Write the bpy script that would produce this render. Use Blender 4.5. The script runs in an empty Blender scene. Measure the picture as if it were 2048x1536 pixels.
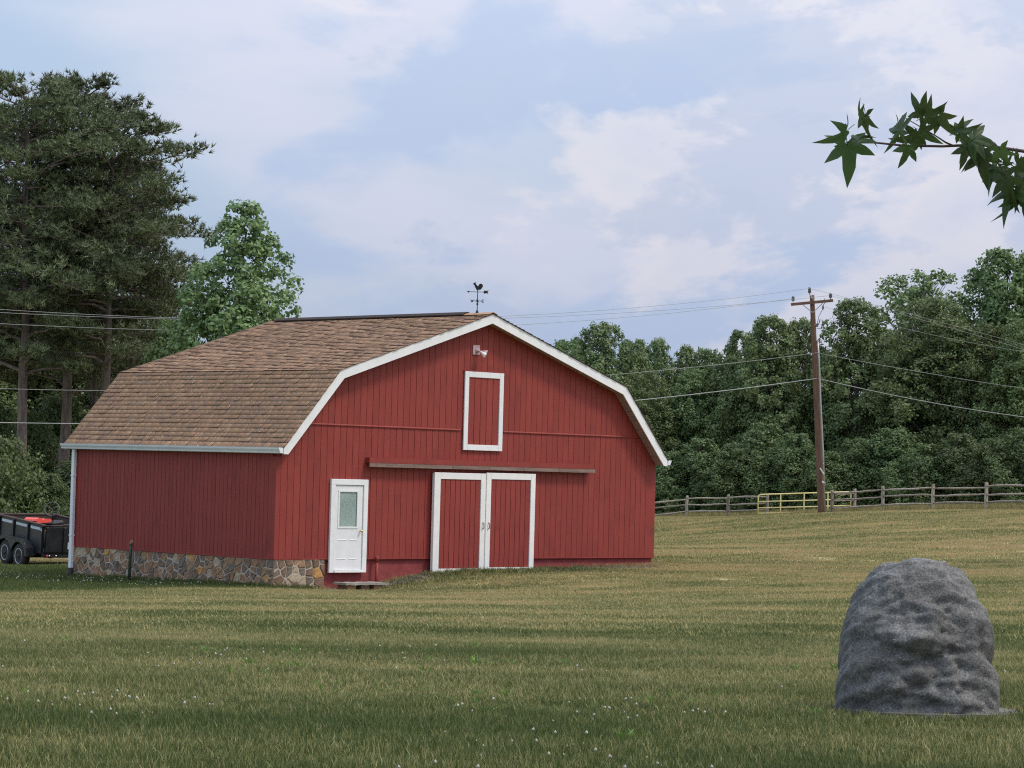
import bpy, math, random
import numpy as np
from mathutils import Vector, Matrix, Euler

random.seed(7)
rng = np.random.default_rng(7)
PI = math.pi
scene = bpy.context.scene
col = scene.collection

# ------------------------------------------------------------------ camera
FPX = 5353.0                      # focal length in pixels of the 2048 px wide photograph (long phone lens)
PITCH, ROLL = 0.033, 0.027
CAM = Vector((0.0, 0.0, 2.14))
fw = Vector((0, math.cos(PITCH), math.sin(PITCH)))
r0 = Vector((1, 0, 0)); u0 = r0.cross(fw)
rt = r0 * math.cos(ROLL) + u0 * math.sin(ROLL)
up = -r0 * math.sin(ROLL) + u0 * math.cos(ROLL)
cam_data = bpy.data.cameras.new('camera')
cam_data.sensor_width = 36.0
cam_data.lens = 36.0 * FPX / 2048.0
cam_data.clip_start = 0.1
cam_data.clip_end = 6000
cam = bpy.data.objects.new('camera', cam_data)
m3 = Matrix((rt, up, -fw)).transposed().to_4x4()
m3.translation = CAM
cam.matrix_world = m3
col.objects.link(cam)
scene.camera = cam

# ------------------------------------------------------------------ world: hazy blue sky with broken cloud
SUN_EL, SUN_AZ = math.radians(56), math.radians(98)      # azimuth from +Y towards +X
world = bpy.data.worlds.new('World')
scene.world = world
world.use_nodes = True
wn, wl = world.node_tree.nodes, world.node_tree.links
wn.clear()

def N(nodes, kind, **kw):
    n = nodes.new(kind)
    for k, v in kw.items():
        setattr(n, k, v)
    return n

def math_node(nodes, links, op, a, b=None, clamp=False):
    n = nodes.new('ShaderNodeMath'); n.operation = op; n.use_clamp = clamp
    for i, v in enumerate((a, b)):
        if v is None: continue
        if hasattr(v, 'links'): links.new(v, n.inputs[i])
        else: n.inputs[i].default_value = v
    return n.outputs[0]

def ramp(nodes, links, fac, stops, interp='LINEAR'):
    n = nodes.new('ShaderNodeValToRGB')
    n.color_ramp.interpolation = interp
    els = n.color_ramp.elements
    while len(els) < len(stops): els.new(0.5)
    for e, (p, c) in zip(els, stops):
        e.position = p
        e.color = (*c, 1) if len(c) == 3 else c
    links.new(fac, n.inputs[0])
    return n.outputs[0]

def mix_col(nodes, links, fac, a, b, mode='MIX'):
    n = nodes.new('ShaderNodeMix'); n.data_type = 'RGBA'; n.blend_type = mode
    for i, v in ((0, fac), (6, a), (7, b)):
        if hasattr(v, 'links'): links.new(v, n.inputs[i])
        elif isinstance(v, tuple): n.inputs[i].default_value = (*v, 1)
        else: n.inputs[i].default_value = v
    return n.outputs[2]

def build_sky():
    out = N(wn, 'ShaderNodeOutputWorld'); bg = N(wn, 'ShaderNodeBackground')
    bg.inputs[1].default_value = 0.105
    wl.new(bg.outputs[0], out.inputs[0])
    sky = N(wn, 'ShaderNodeTexSky'); sky.sky_type = 'NISHITA'; sky.sun_disc = False
    sky.sun_elevation = SUN_EL; sky.sun_rotation = SUN_AZ
    sky.air_density = 1.2; sky.dust_density = 1.6; sky.ozone_density = 1.5
    tc = N(wn, 'ShaderNodeTexCoord')
    def noise(loc, scl, scale, detail, rough, dist=0.0):
        mp = N(wn, 'ShaderNodeMapping'); mp.inputs[1].default_value = loc; mp.inputs[3].default_value = scl
        wl.new(tc.outputs['Generated'], mp.inputs[0])
        n = N(wn, 'ShaderNodeTexNoise'); n.inputs['Scale'].default_value = scale
        n.inputs['Detail'].default_value = detail; n.inputs['Roughness'].default_value = rough
        n.inputs['Distortion'].default_value = dist
        wl.new(mp.outputs[0], n.inputs['Vector'])
        return n.outputs[0]
    sep = N(wn, 'ShaderNodeSeparateXYZ'); wl.new(tc.outputs['Generated'], sep.inputs[0])
    # thin veil, thick cloud bodies, and crisp bright cumulus edges
    veil = noise((3.1, 0.0, 1.7), (1, 1, 2.6), 5.0, 5, 0.5, 0.3)
    body = noise((0.35, 0.2, 0.61), (1, 1, 1.9), 8.5, 8, 0.52, 0.25)
    edge = noise((1.9, 0.4, 0.27), (1, 1, 2.0), 8.0, 13, 0.58, 0.25)
    # sun side of the sky carries the whiter cloud
    side = math_node(wn, wl, 'MULTIPLY_ADD', sep.outputs[0], 0.55); side.node.inputs[2].default_value = 0.0
    side2 = math_node(wn, wl, 'MULTIPLY', sep.outputs[0], 1.15)
    veil_f = ramp(wn, wl, math_node(wn, wl, 'ADD', veil, side), [(0.30, (0.0,)*3), (0.58, (1.0,)*3)], 'EASE')
    body_f = ramp(wn, wl, math_node(wn, wl, 'ADD', body, side), [(0.50, (0.0,)*3), (0.60, (1.0,)*3)], 'EASE')
    edge_f = ramp(wn, wl, math_node(wn, wl, 'ADD', edge, side2), [(0.525, (0.0,)*3), (0.605, (1.0,)*3)], 'EASE')
    edge_c = ramp(wn, wl, math_node(wn, wl, 'ADD', edge, side2), [(0.54, (0.745, 0.715, 0.765)), (0.62, (0.695, 0.68, 0.755)), (0.72, (0.60, 0.625, 0.745)), (0.82, (0.665, 0.655, 0.745)), (0.95, (0.69, 0.675, 0.745))])
    edge_k = N(wn, 'ShaderNodeVectorMath', operation='SCALE'); wl.new(edge_c, edge_k.inputs[0]); edge_k.inputs[3].default_value = 10.0
    blue = mix_col(wn, wl, 0.72, sky.outputs[0], (4.2, 5.45, 7.75))
    veil_c = (5.55, 6.0, 7.5)
    c1 = mix_col(wn, wl, veil_f, blue, veil_c)
    c2 = mix_col(wn, wl, math_node(wn, wl, 'MULTIPLY', body_f, 0.8), c1, (4.0, 5.05, 7.2))
    c3 = mix_col(wn, wl, math_node(wn, wl, 'MULTIPLY', edge_f, 0.64), c2, edge_k.outputs[0])
    scud = noise((0.7, 2.3, 0.9), (1, 1, 1.8), 11.0, 12, 0.58, 0.2)
    scud_f = ramp(wn, wl, math_node(wn, wl, 'ADD', scud, math_node(wn, wl, 'MULTIPLY', side2, 0.35)), [(0.52, (0.0,)*3), (0.58, (1.0,)*3)], 'EASE')
    c4 = mix_col(wn, wl, math_node(wn, wl, 'MULTIPLY', scud_f, 0.7), c3, (4.35, 5.15, 7.0))
    # overcast-style gain: sky above the view brightened and whitened to add fill light
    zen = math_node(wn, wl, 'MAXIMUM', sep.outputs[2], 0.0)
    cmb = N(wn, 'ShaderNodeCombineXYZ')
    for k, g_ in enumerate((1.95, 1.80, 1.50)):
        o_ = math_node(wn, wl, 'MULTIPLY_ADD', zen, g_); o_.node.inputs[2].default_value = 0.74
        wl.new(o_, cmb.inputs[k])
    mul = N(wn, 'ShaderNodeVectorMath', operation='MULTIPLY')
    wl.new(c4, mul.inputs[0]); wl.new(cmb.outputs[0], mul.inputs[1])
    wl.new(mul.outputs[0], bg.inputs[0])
build_sky()

sun_data = bpy.data.lights.new('sun', 'SUN')
sun_data.energy = 2.1
sun_data.angle = math.radians(11)
sun_data.color = (1.0, 0.92, 0.79)
sun = bpy.data.objects.new('sun', sun_data)
sun_dir = Vector((math.sin(SUN_AZ) * math.cos(SUN_EL), math.cos(SUN_AZ) * math.cos(SUN_EL), math.sin(SUN_EL)))
sun.rotation_euler = sun_dir.to_track_quat('Z', 'Y').to_euler()
sun.location = (30, 0, 40)
col.objects.link(sun)

scene.view_settings.view_transform = 'Standard'
scene.view_settings.look = 'None'
scene.view_settings.exposure = 0.20
scene.view_settings.gamma = 1.0
scene.view_settings.use_curve_mapping = False
scene.render.engine = 'CYCLES'
scene.cycles.use_denoising = False
scene.cycles.pixel_filter_type = 'BLACKMAN_HARRIS'
scene.cycles.filter_width = 1.15
scene.cycles.sample_clamp_indirect = 2.5
scene.cycles.caustics_reflective = False
scene.cycles.caustics_refractive = False
scene.cycles.max_bounces = 6
scene.cycles.diffuse_bounces = 3
scene.cycles.transparent_max_bounces = 6
scene.cycles.volume_bounces = 0

# ------------------------------------------------------------------ helpers
def at(px, py, Y):
    """the place at depth Y (metres ahead of the camera) that the photograph shows at px, py"""
    d = fw + rt * ((px - 1024) / FPX) - up * ((py - 768) / FPX)
    return CAM + d * ((Y - CAM.y) / d.y)

def ray(px, py):
    return fw + rt * ((px - 1024) / FPX) - up * ((py - 768) / FPX)

def tag(o, label=None, cat=None, group=None, kind=None):
    if label: o['label'] = label
    if cat: o['category'] = cat
    if group: o['group'] = group
    if kind: o['kind'] = kind
    return o

def empty(name, loc=(0, 0, 0), rz=0.0, parent=None):
    o = bpy.data.objects.new(name, None)
    o.empty_display_size = 0.2
    o.location = loc; o.rotation_euler = (0, 0, rz)
    col.objects.link(o)
    if parent: o.parent = parent
    return o

def link(name, me, parent=None, loc=(0, 0, 0), rot=(0, 0, 0), scl=(1, 1, 1)):
    o = bpy.data.objects.new(name, me)
    o.location = loc; o.rotation_euler = rot; o.scale = scl
    col.objects.link(o)
    if parent: o.parent = parent
    return o

def np_mesh(name, V, F, mat, smooth=False):
    """V (n,3); F (m,k) with one k for all faces"""
    V = np.asarray(V, np.float32); F = np.asarray(F, np.int32)
    me = bpy.data.meshes.new(name)
    k = F.shape[1]
    me.vertices.add(len(V)); me.vertices.foreach_set('co', V.ravel())
    me.loops.add(F.size); me.loops.foreach_set('vertex_index', F.ravel())
    me.polygons.add(len(F)); me.polygons.foreach_set('loop_start', np.arange(0, F.size, k, dtype=np.int32))
    me.update(calc_edges=True)
    if smooth: me.polygons.foreach_set('use_smooth', np.ones(len(F), bool))
    if mat: me.materials.append(mat)
    me.validate()
    return me

class MB:
    """collects shapes that become ONE mesh"""
    def __init__(self): self.v = []; self.f = []; self.sm = []
    def add(self, vs, fs, smooth=False):
        n = len(self.v); self.v += [tuple(p) for p in vs]
        for f in fs: self.f.append([i + n for i in f]); self.sm.append(smooth)
        return self
    def box(self, x0, x1, y0, y1, z0, z1):
        vs = [(x, y, z) for x in (x0, x1) for y in (y0, y1) for z in (z0, z1)]
        return self.add(vs, [(0, 1, 3, 2), (4, 6, 7, 5), (0, 4, 5, 1), (2, 3, 7, 6), (0, 2, 6, 4), (1, 5, 7, 3)])
    def cbox(self, x0, x1, y0, y1, z0, z1, c=0.005, rot=None, loc=None):
        """box with chamfered edges"""
        vs = []; h = [(x0, x1), (y0, y1), (z0, z1)]
        idx = {}
        for sx in (0, 1):
            for sy in (0, 1):
                for sz in (0, 1):
                    s = (sx, sy, sz)
                    for a in range(3):
                        p = [h[i][s[i]] + (0 if i == a else (c if s[i] == 0 else -c)) for i in range(3)]
                        idx[(s, a)] = len(vs); vs.append(p)
        fs = []
        for a in range(3):
            b, d = (a + 1) % 3, (a + 2) % 3
            for sv in (0, 1):
                q = []
                for (tb, td) in ((0, 0), (1, 0), (1, 1), (0, 1)):
                    s = [0, 0, 0]; s[a] = sv; s[b] = tb; s[d] = td
                    q.append(idx[(tuple(s), a)])
                fs.append(q if sv else q[::-1])
        for a in range(3):            # edges along axis a
            b, d = (a + 1) % 3, (a + 2) % 3
            for tb in (0, 1):
                for td in (0, 1):
                    s0 = [0]*3; s1 = [0]*3
                    s0[b] = s1[b] = tb; s0[d] = s1[d] = td; s0[a] = 0; s1[a] = 1
                    fs.append([idx[(tuple(s0), b)], idx[(tuple(s1), b)], idx[(tuple(s1), d)], idx[(tuple(s0), d)]])
        for sx in (0, 1):
            for sy in (0, 1):
                for sz in (0, 1):
                    fs.append([idx[((sx, sy, sz), a)] for a in range(3)])
        if rot is not None:
            vs = [rot @ Vector(p) + (Vector(loc) if loc is not None else Vector()) for p in vs]
        return self.add(vs, fs)
    def tube(self, pts, rad, n=8, caps=True):
        pts = [Vector(p) for p in pts]
        if not hasattr(rad, '__len__'): rad = [rad] * len(pts)
        vs = []; prev = None
        for i, p in enumerate(pts):
            t = (pts[min(i + 1, len(pts) - 1)] - pts[max(i - 1, 0)]).normalized()
            a = prev if prev is not None else (Vector((0, 0, 1)) if abs(t.z) < 0.9 else Vector((1, 0, 0)))
            a = (a - t * a.dot(t)).normalized(); prev = a
            b = t.cross(a)
            for k in range(n):
                w = 2 * PI * k / n
                vs.append(p + (a * math.cos(w) + b * math.sin(w)) * rad[i])
        fs = []
        for i in range(len(pts) - 1):
            for k in range(n):
                fs.append((i*n + k, i*n + (k+1) % n, (i+1)*n + (k+1) % n, (i+1)*n + k))
        if caps:
            fs.append(tuple(range(n))[::-1]); fs.append(tuple((len(pts)-1)*n + k for k in range(n)))
        return self.add(vs, fs, True)
    def prism(self, poly, d0, d1, axis='y'):
        """polygon in the plane across axis, extruded from d0 to d1"""
        n = len(poly)
        def P(a, b, d): return {'y': (a, d, b), 'x': (d, a, b), 'z': (a, b, d)}[axis]
        vs = [P(a, b, d0) for a, b in poly] + [P(a, b, d1) for a, b in poly]
        fs = [tuple(range(n)), tuple(range(2*n - 1, n - 1, -1))]
        fs += [(i, i + n, (i+1) % n + n, (i+1) % n) for i in range(n)]
        return self.add(vs, fs)
    def lathe(self, prof, n=16, origin=(0, 0, 0), axis=None):
        """prof: (radius, height) list turned about z (or about axis)"""
        q = Vector((0, 0, 1)).rotation_difference(Vector(axis)) if axis is not None else None
        vs = []
        for r, h in prof:
            for k in range(n):
                w = 2 * PI * k / n
                p = Vector((r * math.cos(w), r * math.sin(w), h))
                if q: p = q @ p
                vs.append(p + Vector(origin))
        fs = [(i*n + k, i*n + (k+1) % n, (i+1)*n + (k+1) % n, (i+1)*n + k) for i in range(len(prof) - 1) for k in range(n)]
        fs.append(tuple(range(n))[::-1]); fs.append(tuple((len(prof)-1)*n + k for k in range(n)))
        return self.add(vs, fs, True)
    def mesh(self, name, mat):
        me = bpy.data.meshes.new(name)
        me.from_pydata(self.v, [], self.f)
        me.polygons.foreach_set('use_smooth', self.sm)
        if mat: me.materials.append(mat)
        me.validate(); me.update()
        import bmesh
        bm = bmesh.new(); bm.from_mesh(me); bmesh.ops.recalc_face_normals(bm, faces=bm.faces); bm.to_mesh(me); bm.free()
        return me
    def build(self, name, mat, parent=None, **kw):
        return link(name, self.mesh(name, mat), parent, **kw)

# value noise for numpy
_tab = rng.random((256, 256))
def vnoise(x, y):
    xi = np.floor(x).astype(int); yi = np.floor(y).astype(int)
    fx = x - xi; fy = y - yi
    fx = fx*fx*(3 - 2*fx); fy = fy*fy*(3 - 2*fy)
    g = lambda a, b: _tab[a % 256, b % 256]
    return (g(xi, yi)*(1-fx) + g(xi+1, yi)*fx)*(1-fy) + (g(xi, yi+1)*(1-fx) + g(xi+1, yi+1)*fx)*fy
def fbm(x, y, o=4):
    s = 0; a = 0.5; t = 0
    for _ in range(o):
        s = s + a*vnoise(x, y); t += a; x = x*2.03 + 17.3; y = y*2.03 + 9.1; a *= 0.5
    return s / t

# ------------------------------------------------------------------ materials
def new_mat(name):
    m = bpy.data.materials.new(name); m.use_nodes = True
    n = m.node_tree.nodes; l = m.node_tree.links
    b = n['Principled BSDF']
    return m, n, l, b

def surf(name, c1, c2, scale=8.0, rough=0.7, stretch=(1, 1, 1), detail=5, bump=0.0, bscale=None, rand=0.0, metal=0.0,
         spec=0.4, dirt=None, lo=0.35, hi=0.65):
    """two tones blended by noise; rand = object-to-object brightness difference; dirt = (colour, scale, threshold)"""
    m, n, l, b = new_mat(name)
    tc = N(n, 'ShaderNodeTexCoord'); mp = N(n, 'ShaderNodeMapping'); mp.inputs[3].default_value = stretch
    oi = N(n, 'ShaderNodeObjectInfo')
    add = N(n, 'ShaderNodeVectorMath', operation='ADD')
    l.new(tc.outputs['Object'], add.inputs[0])
    sc_ = math_node(n, l, 'MULTIPLY', oi.outputs['Random'], 37.0)
    l.new(sc_, add.inputs[1])
    l.new(add.outputs[0], mp.inputs[0])
    nz = N(n, 'ShaderNodeTexNoise'); nz.inputs['Scale'].default_value = scale; nz.inputs['Detail'].default_value = detail
    nz.inputs['Roughness'].default_value = 0.6
    l.new(mp.outputs[0], nz.inputs['Vector'])
    c = ramp(n, l, nz.outputs[0], [(lo, c1), (hi, c2)])
    if dirt:
        dn = N(n, 'ShaderNodeTexNoise'); dn.inputs['Scale'].default_value = dirt[1]; dn.inputs['Detail'].default_value = 7
        dn.inputs['Roughness'].default_value = 0.7
        l.new(add.outputs[0], dn.inputs['Vector'])
        df = ramp(n, l, dn.outputs[0], [(dirt[2], (0,)*3), (dirt[2] + 0.14, (1,)*3)])
        c = mix_col(n, l, math_node(n, l, 'MULTIPLY', df, dirt[3] if len(dirt) > 3 else 0.6), c, dirt[0])
    if rand:
        f = math_node(n, l, 'MULTIPLY_ADD', oi.outputs['Random'], rand); f.node.inputs[2].default_value = 1 - rand/2
        v = N(n, 'ShaderNodeVectorMath', operation='SCALE'); l.new(c, v.inputs[0]); l.new(f, v.inputs[3]); c = v.outputs[0]
    l.new(c, b.inputs['Base Color'])
    b.inputs['Roughness'].default_value = rough; b.inputs['Metallic'].default_value = metal
    b.inputs['Specular IOR Level'].default_value = spec
    if bump:
        bn = N(n, 'ShaderNodeTexNoise'); bn.inputs['Scale'].default_value = bscale or scale*4; bn.inputs['Detail'].default_value = 6
        l.new(mp.outputs[0], bn.inputs['Vector'])
        bp = N(n, 'ShaderNodeBump'); bp.inputs['Strength'].default_value = bump; bp.inputs['Distance'].default_value = 0.02
        l.new(bn.outputs[0], bp.inputs['Height']); l.new(bp.outputs[0], b.inputs['Normal'])
    return m

def leaf_mat(name, dark, light, transl=0.3, rough=0.5):
    m, n, l, b = new_mat(name)
    g = N(n, 'ShaderNodeNewGeometry'); oi = N(n, 'ShaderNodeObjectInfo')
    tc = N(n, 'ShaderNodeTexCoord')
    nz = N(n, 'ShaderNodeTexNoise'); nz.inputs['Scale'].default_value = 0.7; nz.inputs['Detail'].default_value = 3
    l.new(tc.outputs['Object'], nz.inputs['Vector'])
    f = math_node(n, l, 'MULTIPLY_ADD', g.outputs['Random Per Island'], 0.55)
    l.new(math_node(n, l, 'MULTIPLY_ADD', nz.outputs[0], 0.9), f.node.inputs[2]); f.node.inputs[2].links[0].from_node.inputs[2].default_value = -0.2
    c = mix_col(n, l, f, dark, light); c.node.clamp_factor = True
    hs = N(n, 'ShaderNodeHueSaturation')
    l.new(math_node(n, l, 'MULTIPLY_ADD', oi.outputs['Random'], 0.03), hs.inputs['Hue']); hs.inputs['Hue'].links[0].from_node.inputs[2].default_value = 0.485
    l.new(math_node(n, l, 'MULTIPLY_ADD', oi.outputs['Random'], 0.4), hs.inputs['Value']); hs.inputs['Value'].links[0].from_node.inputs[2].default_value = 0.8
    l.new(c, hs.inputs['Color'])
    l.new(hs.outputs[0], b.inputs['Base Color'])
    b.inputs['Roughness'].default_value = rough; b.inputs['Specular IOR Level'].default_value = 0.35
    tr = N(n, 'ShaderNodeBsdfTranslucent'); l.new(hs.outputs[0], tr.inputs[0])
    mx = N(n, 'ShaderNodeMixShader'); mx.inputs[0].default_value = transl
    l.new(b.outputs[0], mx.inputs[1]); l.new(tr.outputs[0], mx.inputs[2])
    l.new(mx.outputs[0], n['Material Output'].inputs[0])
    return m

M = {}
M['red'] = surf('red_barn_paint', (0.222, 0.030, 0.023), (0.262, 0.038, 0.029), 3.0, 0.62, (1, 1, 0.25), bump=0.25, bscale=60, rand=0.09,
                dirt=((0.15, 0.024, 0.022), 1.3, 0.54, 0.55))
M['red_groove'] = surf('red_paint_in_groove', (0.19, 0.025, 0.022), (0.22, 0.032, 0.028), 4, 0.8)
M['red_masonry'] = surf('red_painted_masonry', (0.20, 0.034, 0.036), (0.27, 0.05, 0.05), 5, 0.8, bump=0.5, bscale=30,
                        dirt=((0.27, 0.10, 0.07), 2.2, 0.55, 0.6))
M['white'] = surf('white_paint', (0.71, 0.715, 0.73), (0.77, 0.77, 0.78), 4, 0.5, rand=0.05, dirt=((0.60, 0.60, 0.58), 3.0, 0.60, 0.5))
M['white_worn'] = surf('worn_white_paint', (0.72, 0.72, 0.72), (0.80, 0.79, 0.76), 5, 0.6, rand=0.06, dirt=((0.50, 0.42, 0.30), 4.0, 0.62, 0.6))
M['gutter'] = surf('white_aluminium', (0.66, 0.69, 0.73), (0.74, 0.76, 0.79), 2, 0.4, dirt=((0.45, 0.45, 0.44), 2.5, 0.60, 0.5))
M['soffit'] = surf('brown_soffit', (0.30, 0.215, 0.19), (0.35, 0.25, 0.22), 4, 0.6, rand=0.12)
M['brass'] = surf('brass', (0.65, 0.45, 0.15), (0.72, 0.52, 0.2), 5, 0.3, metal=1.0)
M['rust'] = surf('rusty_iron', (0.13, 0.07, 0.04), (0.30, 0.20, 0.13), 30, 0.8, metal=0.2)
M['black_iron'] = surf('black_iron', (0.015, 0.014, 0.016), (0.03, 0.026, 0.026), 30, 0.55, metal=0.3)
M['galv'] = surf('galvanised_steel', (0.32, 0.32, 0.33), (0.42, 0.42, 0.43), 12, 0.5, metal=0.6)
M['track'] = surf('weathered_track_board', (0.16, 0.105, 0.088), (0.24, 0.170, 0.145), 9, 0.8, (0.3, 1, 3), rand=0.1)
M['pole_wood'] = surf('creosoted_pole_wood', (0.10, 0.055, 0.038), (0.19, 0.105, 0.072), 3, 0.85, (6, 6, 0.35), bump=0.4, bscale=20,
                      dirt=((0.04, 0.028, 0.025), 1.6, 0.60, 0.7))
M['fence_wood'] = surf('grey_weathered_rail', (0.17, 0.135, 0.105), (0.40, 0.345, 0.29), 4, 0.9, (3, 3, 1), bump=0.5, bscale=14, rand=0.45,
                       dirt=((0.05, 0.043, 0.04), 3.0, 0.55, 0.7))
M['yellow'] = surf('yellow_gate_paint', (0.80, 0.64, 0.26), (0.88, 0.75, 0.38), 6, 0.5, rand=0.08, dirt=((0.42, 0.33, 0.2), 5, 0.62, 0.6))
M['wire'] = surf('grey_cable', (0.22, 0.23, 0.24), (0.3, 0.31, 0.32), 2, 0.5, metal=0.3)
M['wire_pale'] = surf('pale_cable', (0.20, 0.21, 0.21), (0.27, 0.28, 0.28), 2, 0.5, metal=0.3)
M['porcelain'] = surf('grey_porcelain', (0.10, 0.11, 0.13), (0.14, 0.15, 0.17), 5, 0.25)
M['bark_pine'] = surf('pine_bark', (0.085, 0.066, 0.058), (0.18, 0.145, 0.13), 2.2, 0.95, (3, 3, 0.7), bump=0.8, bscale=8)
M['bark'] = surf('grey_bark', (0.07, 0.062, 0.055), (0.15, 0.135, 0.12), 3, 0.95, (3, 3, 0.7), bump=0.6, bscale=9)
M['leaf'] = leaf_mat('broadleaf_green', (0.062, 0.102, 0.038), (0.185, 0.255, 0.092))
M['leaf_poplar'] = leaf_mat('poplar_leaf_green', (0.074, 0.122, 0.046), (0.22, 0.300, 0.116))
M['leaf_olive'] = leaf_mat('olive_leaf_green', (0.068, 0.102, 0.038), (0.175, 0.228, 0.082))
M['leaf_shade'] = leaf_mat('understory_leaf_green', (0.056, 0.092, 0.036), (0.155, 0.212, 0.080))
M['needle'] = leaf_mat('pine_needle_green', (0.060, 0.078, 0.044), (0.185, 0.220, 0.108), transl=0.15, rough=0.6)
M['sweetgum'] = leaf_mat('sweetgum_leaf_green', (0.040, 0.068, 0.024), (0.078, 0.125, 0.036), transl=0.45, rough=0.35)
M['twig'] = surf('reddish_twig', (0.05, 0.026, 0.024), (0.10, 0.055, 0.048), 60, 0.7)
M['trailer_black'] = surf('black_trailer_paint', (0.012, 0.013, 0.016), (0.026, 0.026, 0.03), 4, 0.4, dirt=((0.07, 0.06, 0.05), 3, 0.58, 0.5))
M['trailer_inside'] = surf('rusty_trailer_inside', (0.045, 0.032, 0.026), (0.09, 0.06, 0.048), 4, 0.8)
M['rubber'] = surf('tyre_rubber', (0.016, 0.016, 0.017), (0.035, 0.034, 0.033), 10, 0.8)
M['dull_grey'] = surf('worn_grey_plastic', (0.05, 0.05, 0.052), (0.085, 0.083, 0.08), 8, 0.5)
M['silver'] = surf('silver_rim', (0.45, 0.46, 0.47), (0.55, 0.56, 0.57), 10, 0.35, metal=0.5)
M['sticker'] = surf('reflective_strip', (0.42, 0.47, 0.52), (0.52, 0.57, 0.62), 10, 0.4)
M['seat_red'] = surf('red_seat_vinyl', (0.70, 0.075, 0.05), (0.80, 0.11, 0.08), 10, 0.35)
M['tractor_red'] = surf('dull_red_bodywork', (0.28, 0.03, 0.025), (0.36, 0.05, 0.04), 6, 0.45)
M['plate'] = surf('plate_white', (0.48, 0.50, 0.52), (0.60, 0.61, 0.62), 8, 0.5)
M['pipe_green'] = surf('dark_green_pipe', (0.020, 0.034, 0.024), (0.04, 0.058, 0.042), 12, 0.6)
M['red_lamp'] = surf('red_lens', (0.25, 0.02, 0.02), (0.35, 0.03, 0.03), 9, 0.3)
M['lamp_pink'] = surf('paint_spattered_lamp', (0.42, 0.27, 0.30), (0.55, 0.40, 0.43), 12, 0.5)
M['bulb'] = surf('frosted_bulb', (0.80, 0.78, 0.76), (0.85, 0.83, 0.82), 5, 0.2)
M['slab'] = surf('grey_step_slab', (0.20, 0.18, 0.16), (0.33, 0.30, 0.27), 6, 0.85, bump=0.4, bscale=30)
M['mortar'] = surf('pale_mortar', (0.33, 0.29, 0.235), (0.50, 0.45, 0.375), 10, 0.95, bump=0.6, bscale=40)
M['blind'] = surf('window_blind', (0.56, 0.60, 0.59), (0.64, 0.68, 0.67), 3, 0.7)

def stone_mat():
    m, n, l, b = new_mat('fieldstone')
    oi = N(n, 'ShaderNodeObjectInfo'); tc = N(n, 'ShaderNodeTexCoord')
    base = ramp(n, l, oi.outputs['Random'], [(0.0, (0.150, 0.095, 0.064)), (0.2, (0.25, 0.135, 0.070)), (0.4, (0.17, 0.105, 0.070)), (0.58, (0.27, 0.160, 0.088)),
                                             (0.74, (0.15, 0.115, 0.092)), (0.87, (0.36, 0.28, 0.190)), (0.96, (0.42, 0.22, 0.07))], 'CONSTANT')
    nz = N(n, 'ShaderNodeTexNoise'); nz.inputs['Scale'].default_value = 9; nz.inputs['Detail'].default_value = 8; nz.inputs['Roughness'].default_value = 0.65
    l.new(tc.outputs['Object'], nz.inputs['Vector'])
    f = ramp(n, l, nz.outputs[0], [(0.3, (0.62,)*3), (0.7, (1.4,)*3)])
    c = mix_col(n, l, 1.0, base, f, 'MULTIPLY')
    l.new(c, b.inputs['Base Color']); b.inputs['Roughness'].default_value = 0.85
    bp = N(n, 'ShaderNodeBump'); bp.inputs['Strength'].default_value = 0.6; bp.inputs['Distance'].default_value = 0.02
    l.new(nz.outputs[0], bp.inputs['Height']); l.new(bp.outputs[0], b.inputs['Normal'])
    return m
M['stone'] = stone_mat()

def shingle_mat(tint):
    m, n, l, b = new_mat('brown_asphalt_shingle')
    oi = N(n, 'ShaderNodeObjectInfo'); g = N(n, 'ShaderNodeNewGeometry'); tc = N(n, 'ShaderNodeTexCoord')
    s = math_node(n, l, 'FRACT', math_node(n, l, 'ADD', oi.outputs['Random'], g.outputs['Random Per Island']))
    k = tint
    base = ramp(n, l, s, [(0.0, (0.160*k, 0.094*k, 0.057*k)), (0.25, (0.170*k, 0.098*k, 0.059*k)), (0.45, (0.155*k, 0.095*k, 0.062*k)), (0.62, (0.180*k, 0.106*k, 0.062*k)),
                                 (0.78, (0.152*k, 0.091*k, 0.058*k)), (0.90, (0.192*k, 0.116*k, 0.070*k))], 'CONSTANT')
    nz = N(n, 'ShaderNodeTexNoise'); nz.inputs['Scale'].default_value = 90; nz.inputs['Detail'].default_value = 3
    l.new(g.outputs['Position'], nz.inputs['Vector'])
    big = N(n, 'ShaderNodeTexNoise'); big.inputs['Scale'].default_value = 0.55; big.inputs['Detail'].default_value = 4
    l.new(g.outputs['Position'], big.inputs['Vector'])
    c = mix_col(n, l, 1.0, base, ramp(n, l, nz.outputs[0], [(0.3, (0.75,)*3), (0.7, (1.25,)*3)]), 'MULTIPLY')
    c = mix_col(n, l, 1.0, c, ramp(n, l, big.outputs[0], [(0.35, (0.92, 0.92, 0.93)), (0.65, (1.08, 1.07, 1.05))]), 'MULTIPLY')
    l.new(c, b.inputs['Base Color']); b.inputs['Roughness'].default_value = 0.9; b.inputs['Specular IOR Level'].default_value = 0.25
    return m
M['shingle'] = shingle_mat(2.3)
M['felt'] = surf('dark_shingle_band', (0.022, 0.014, 0.012), (0.035, 0.022, 0.018), 12, 0.95)

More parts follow.
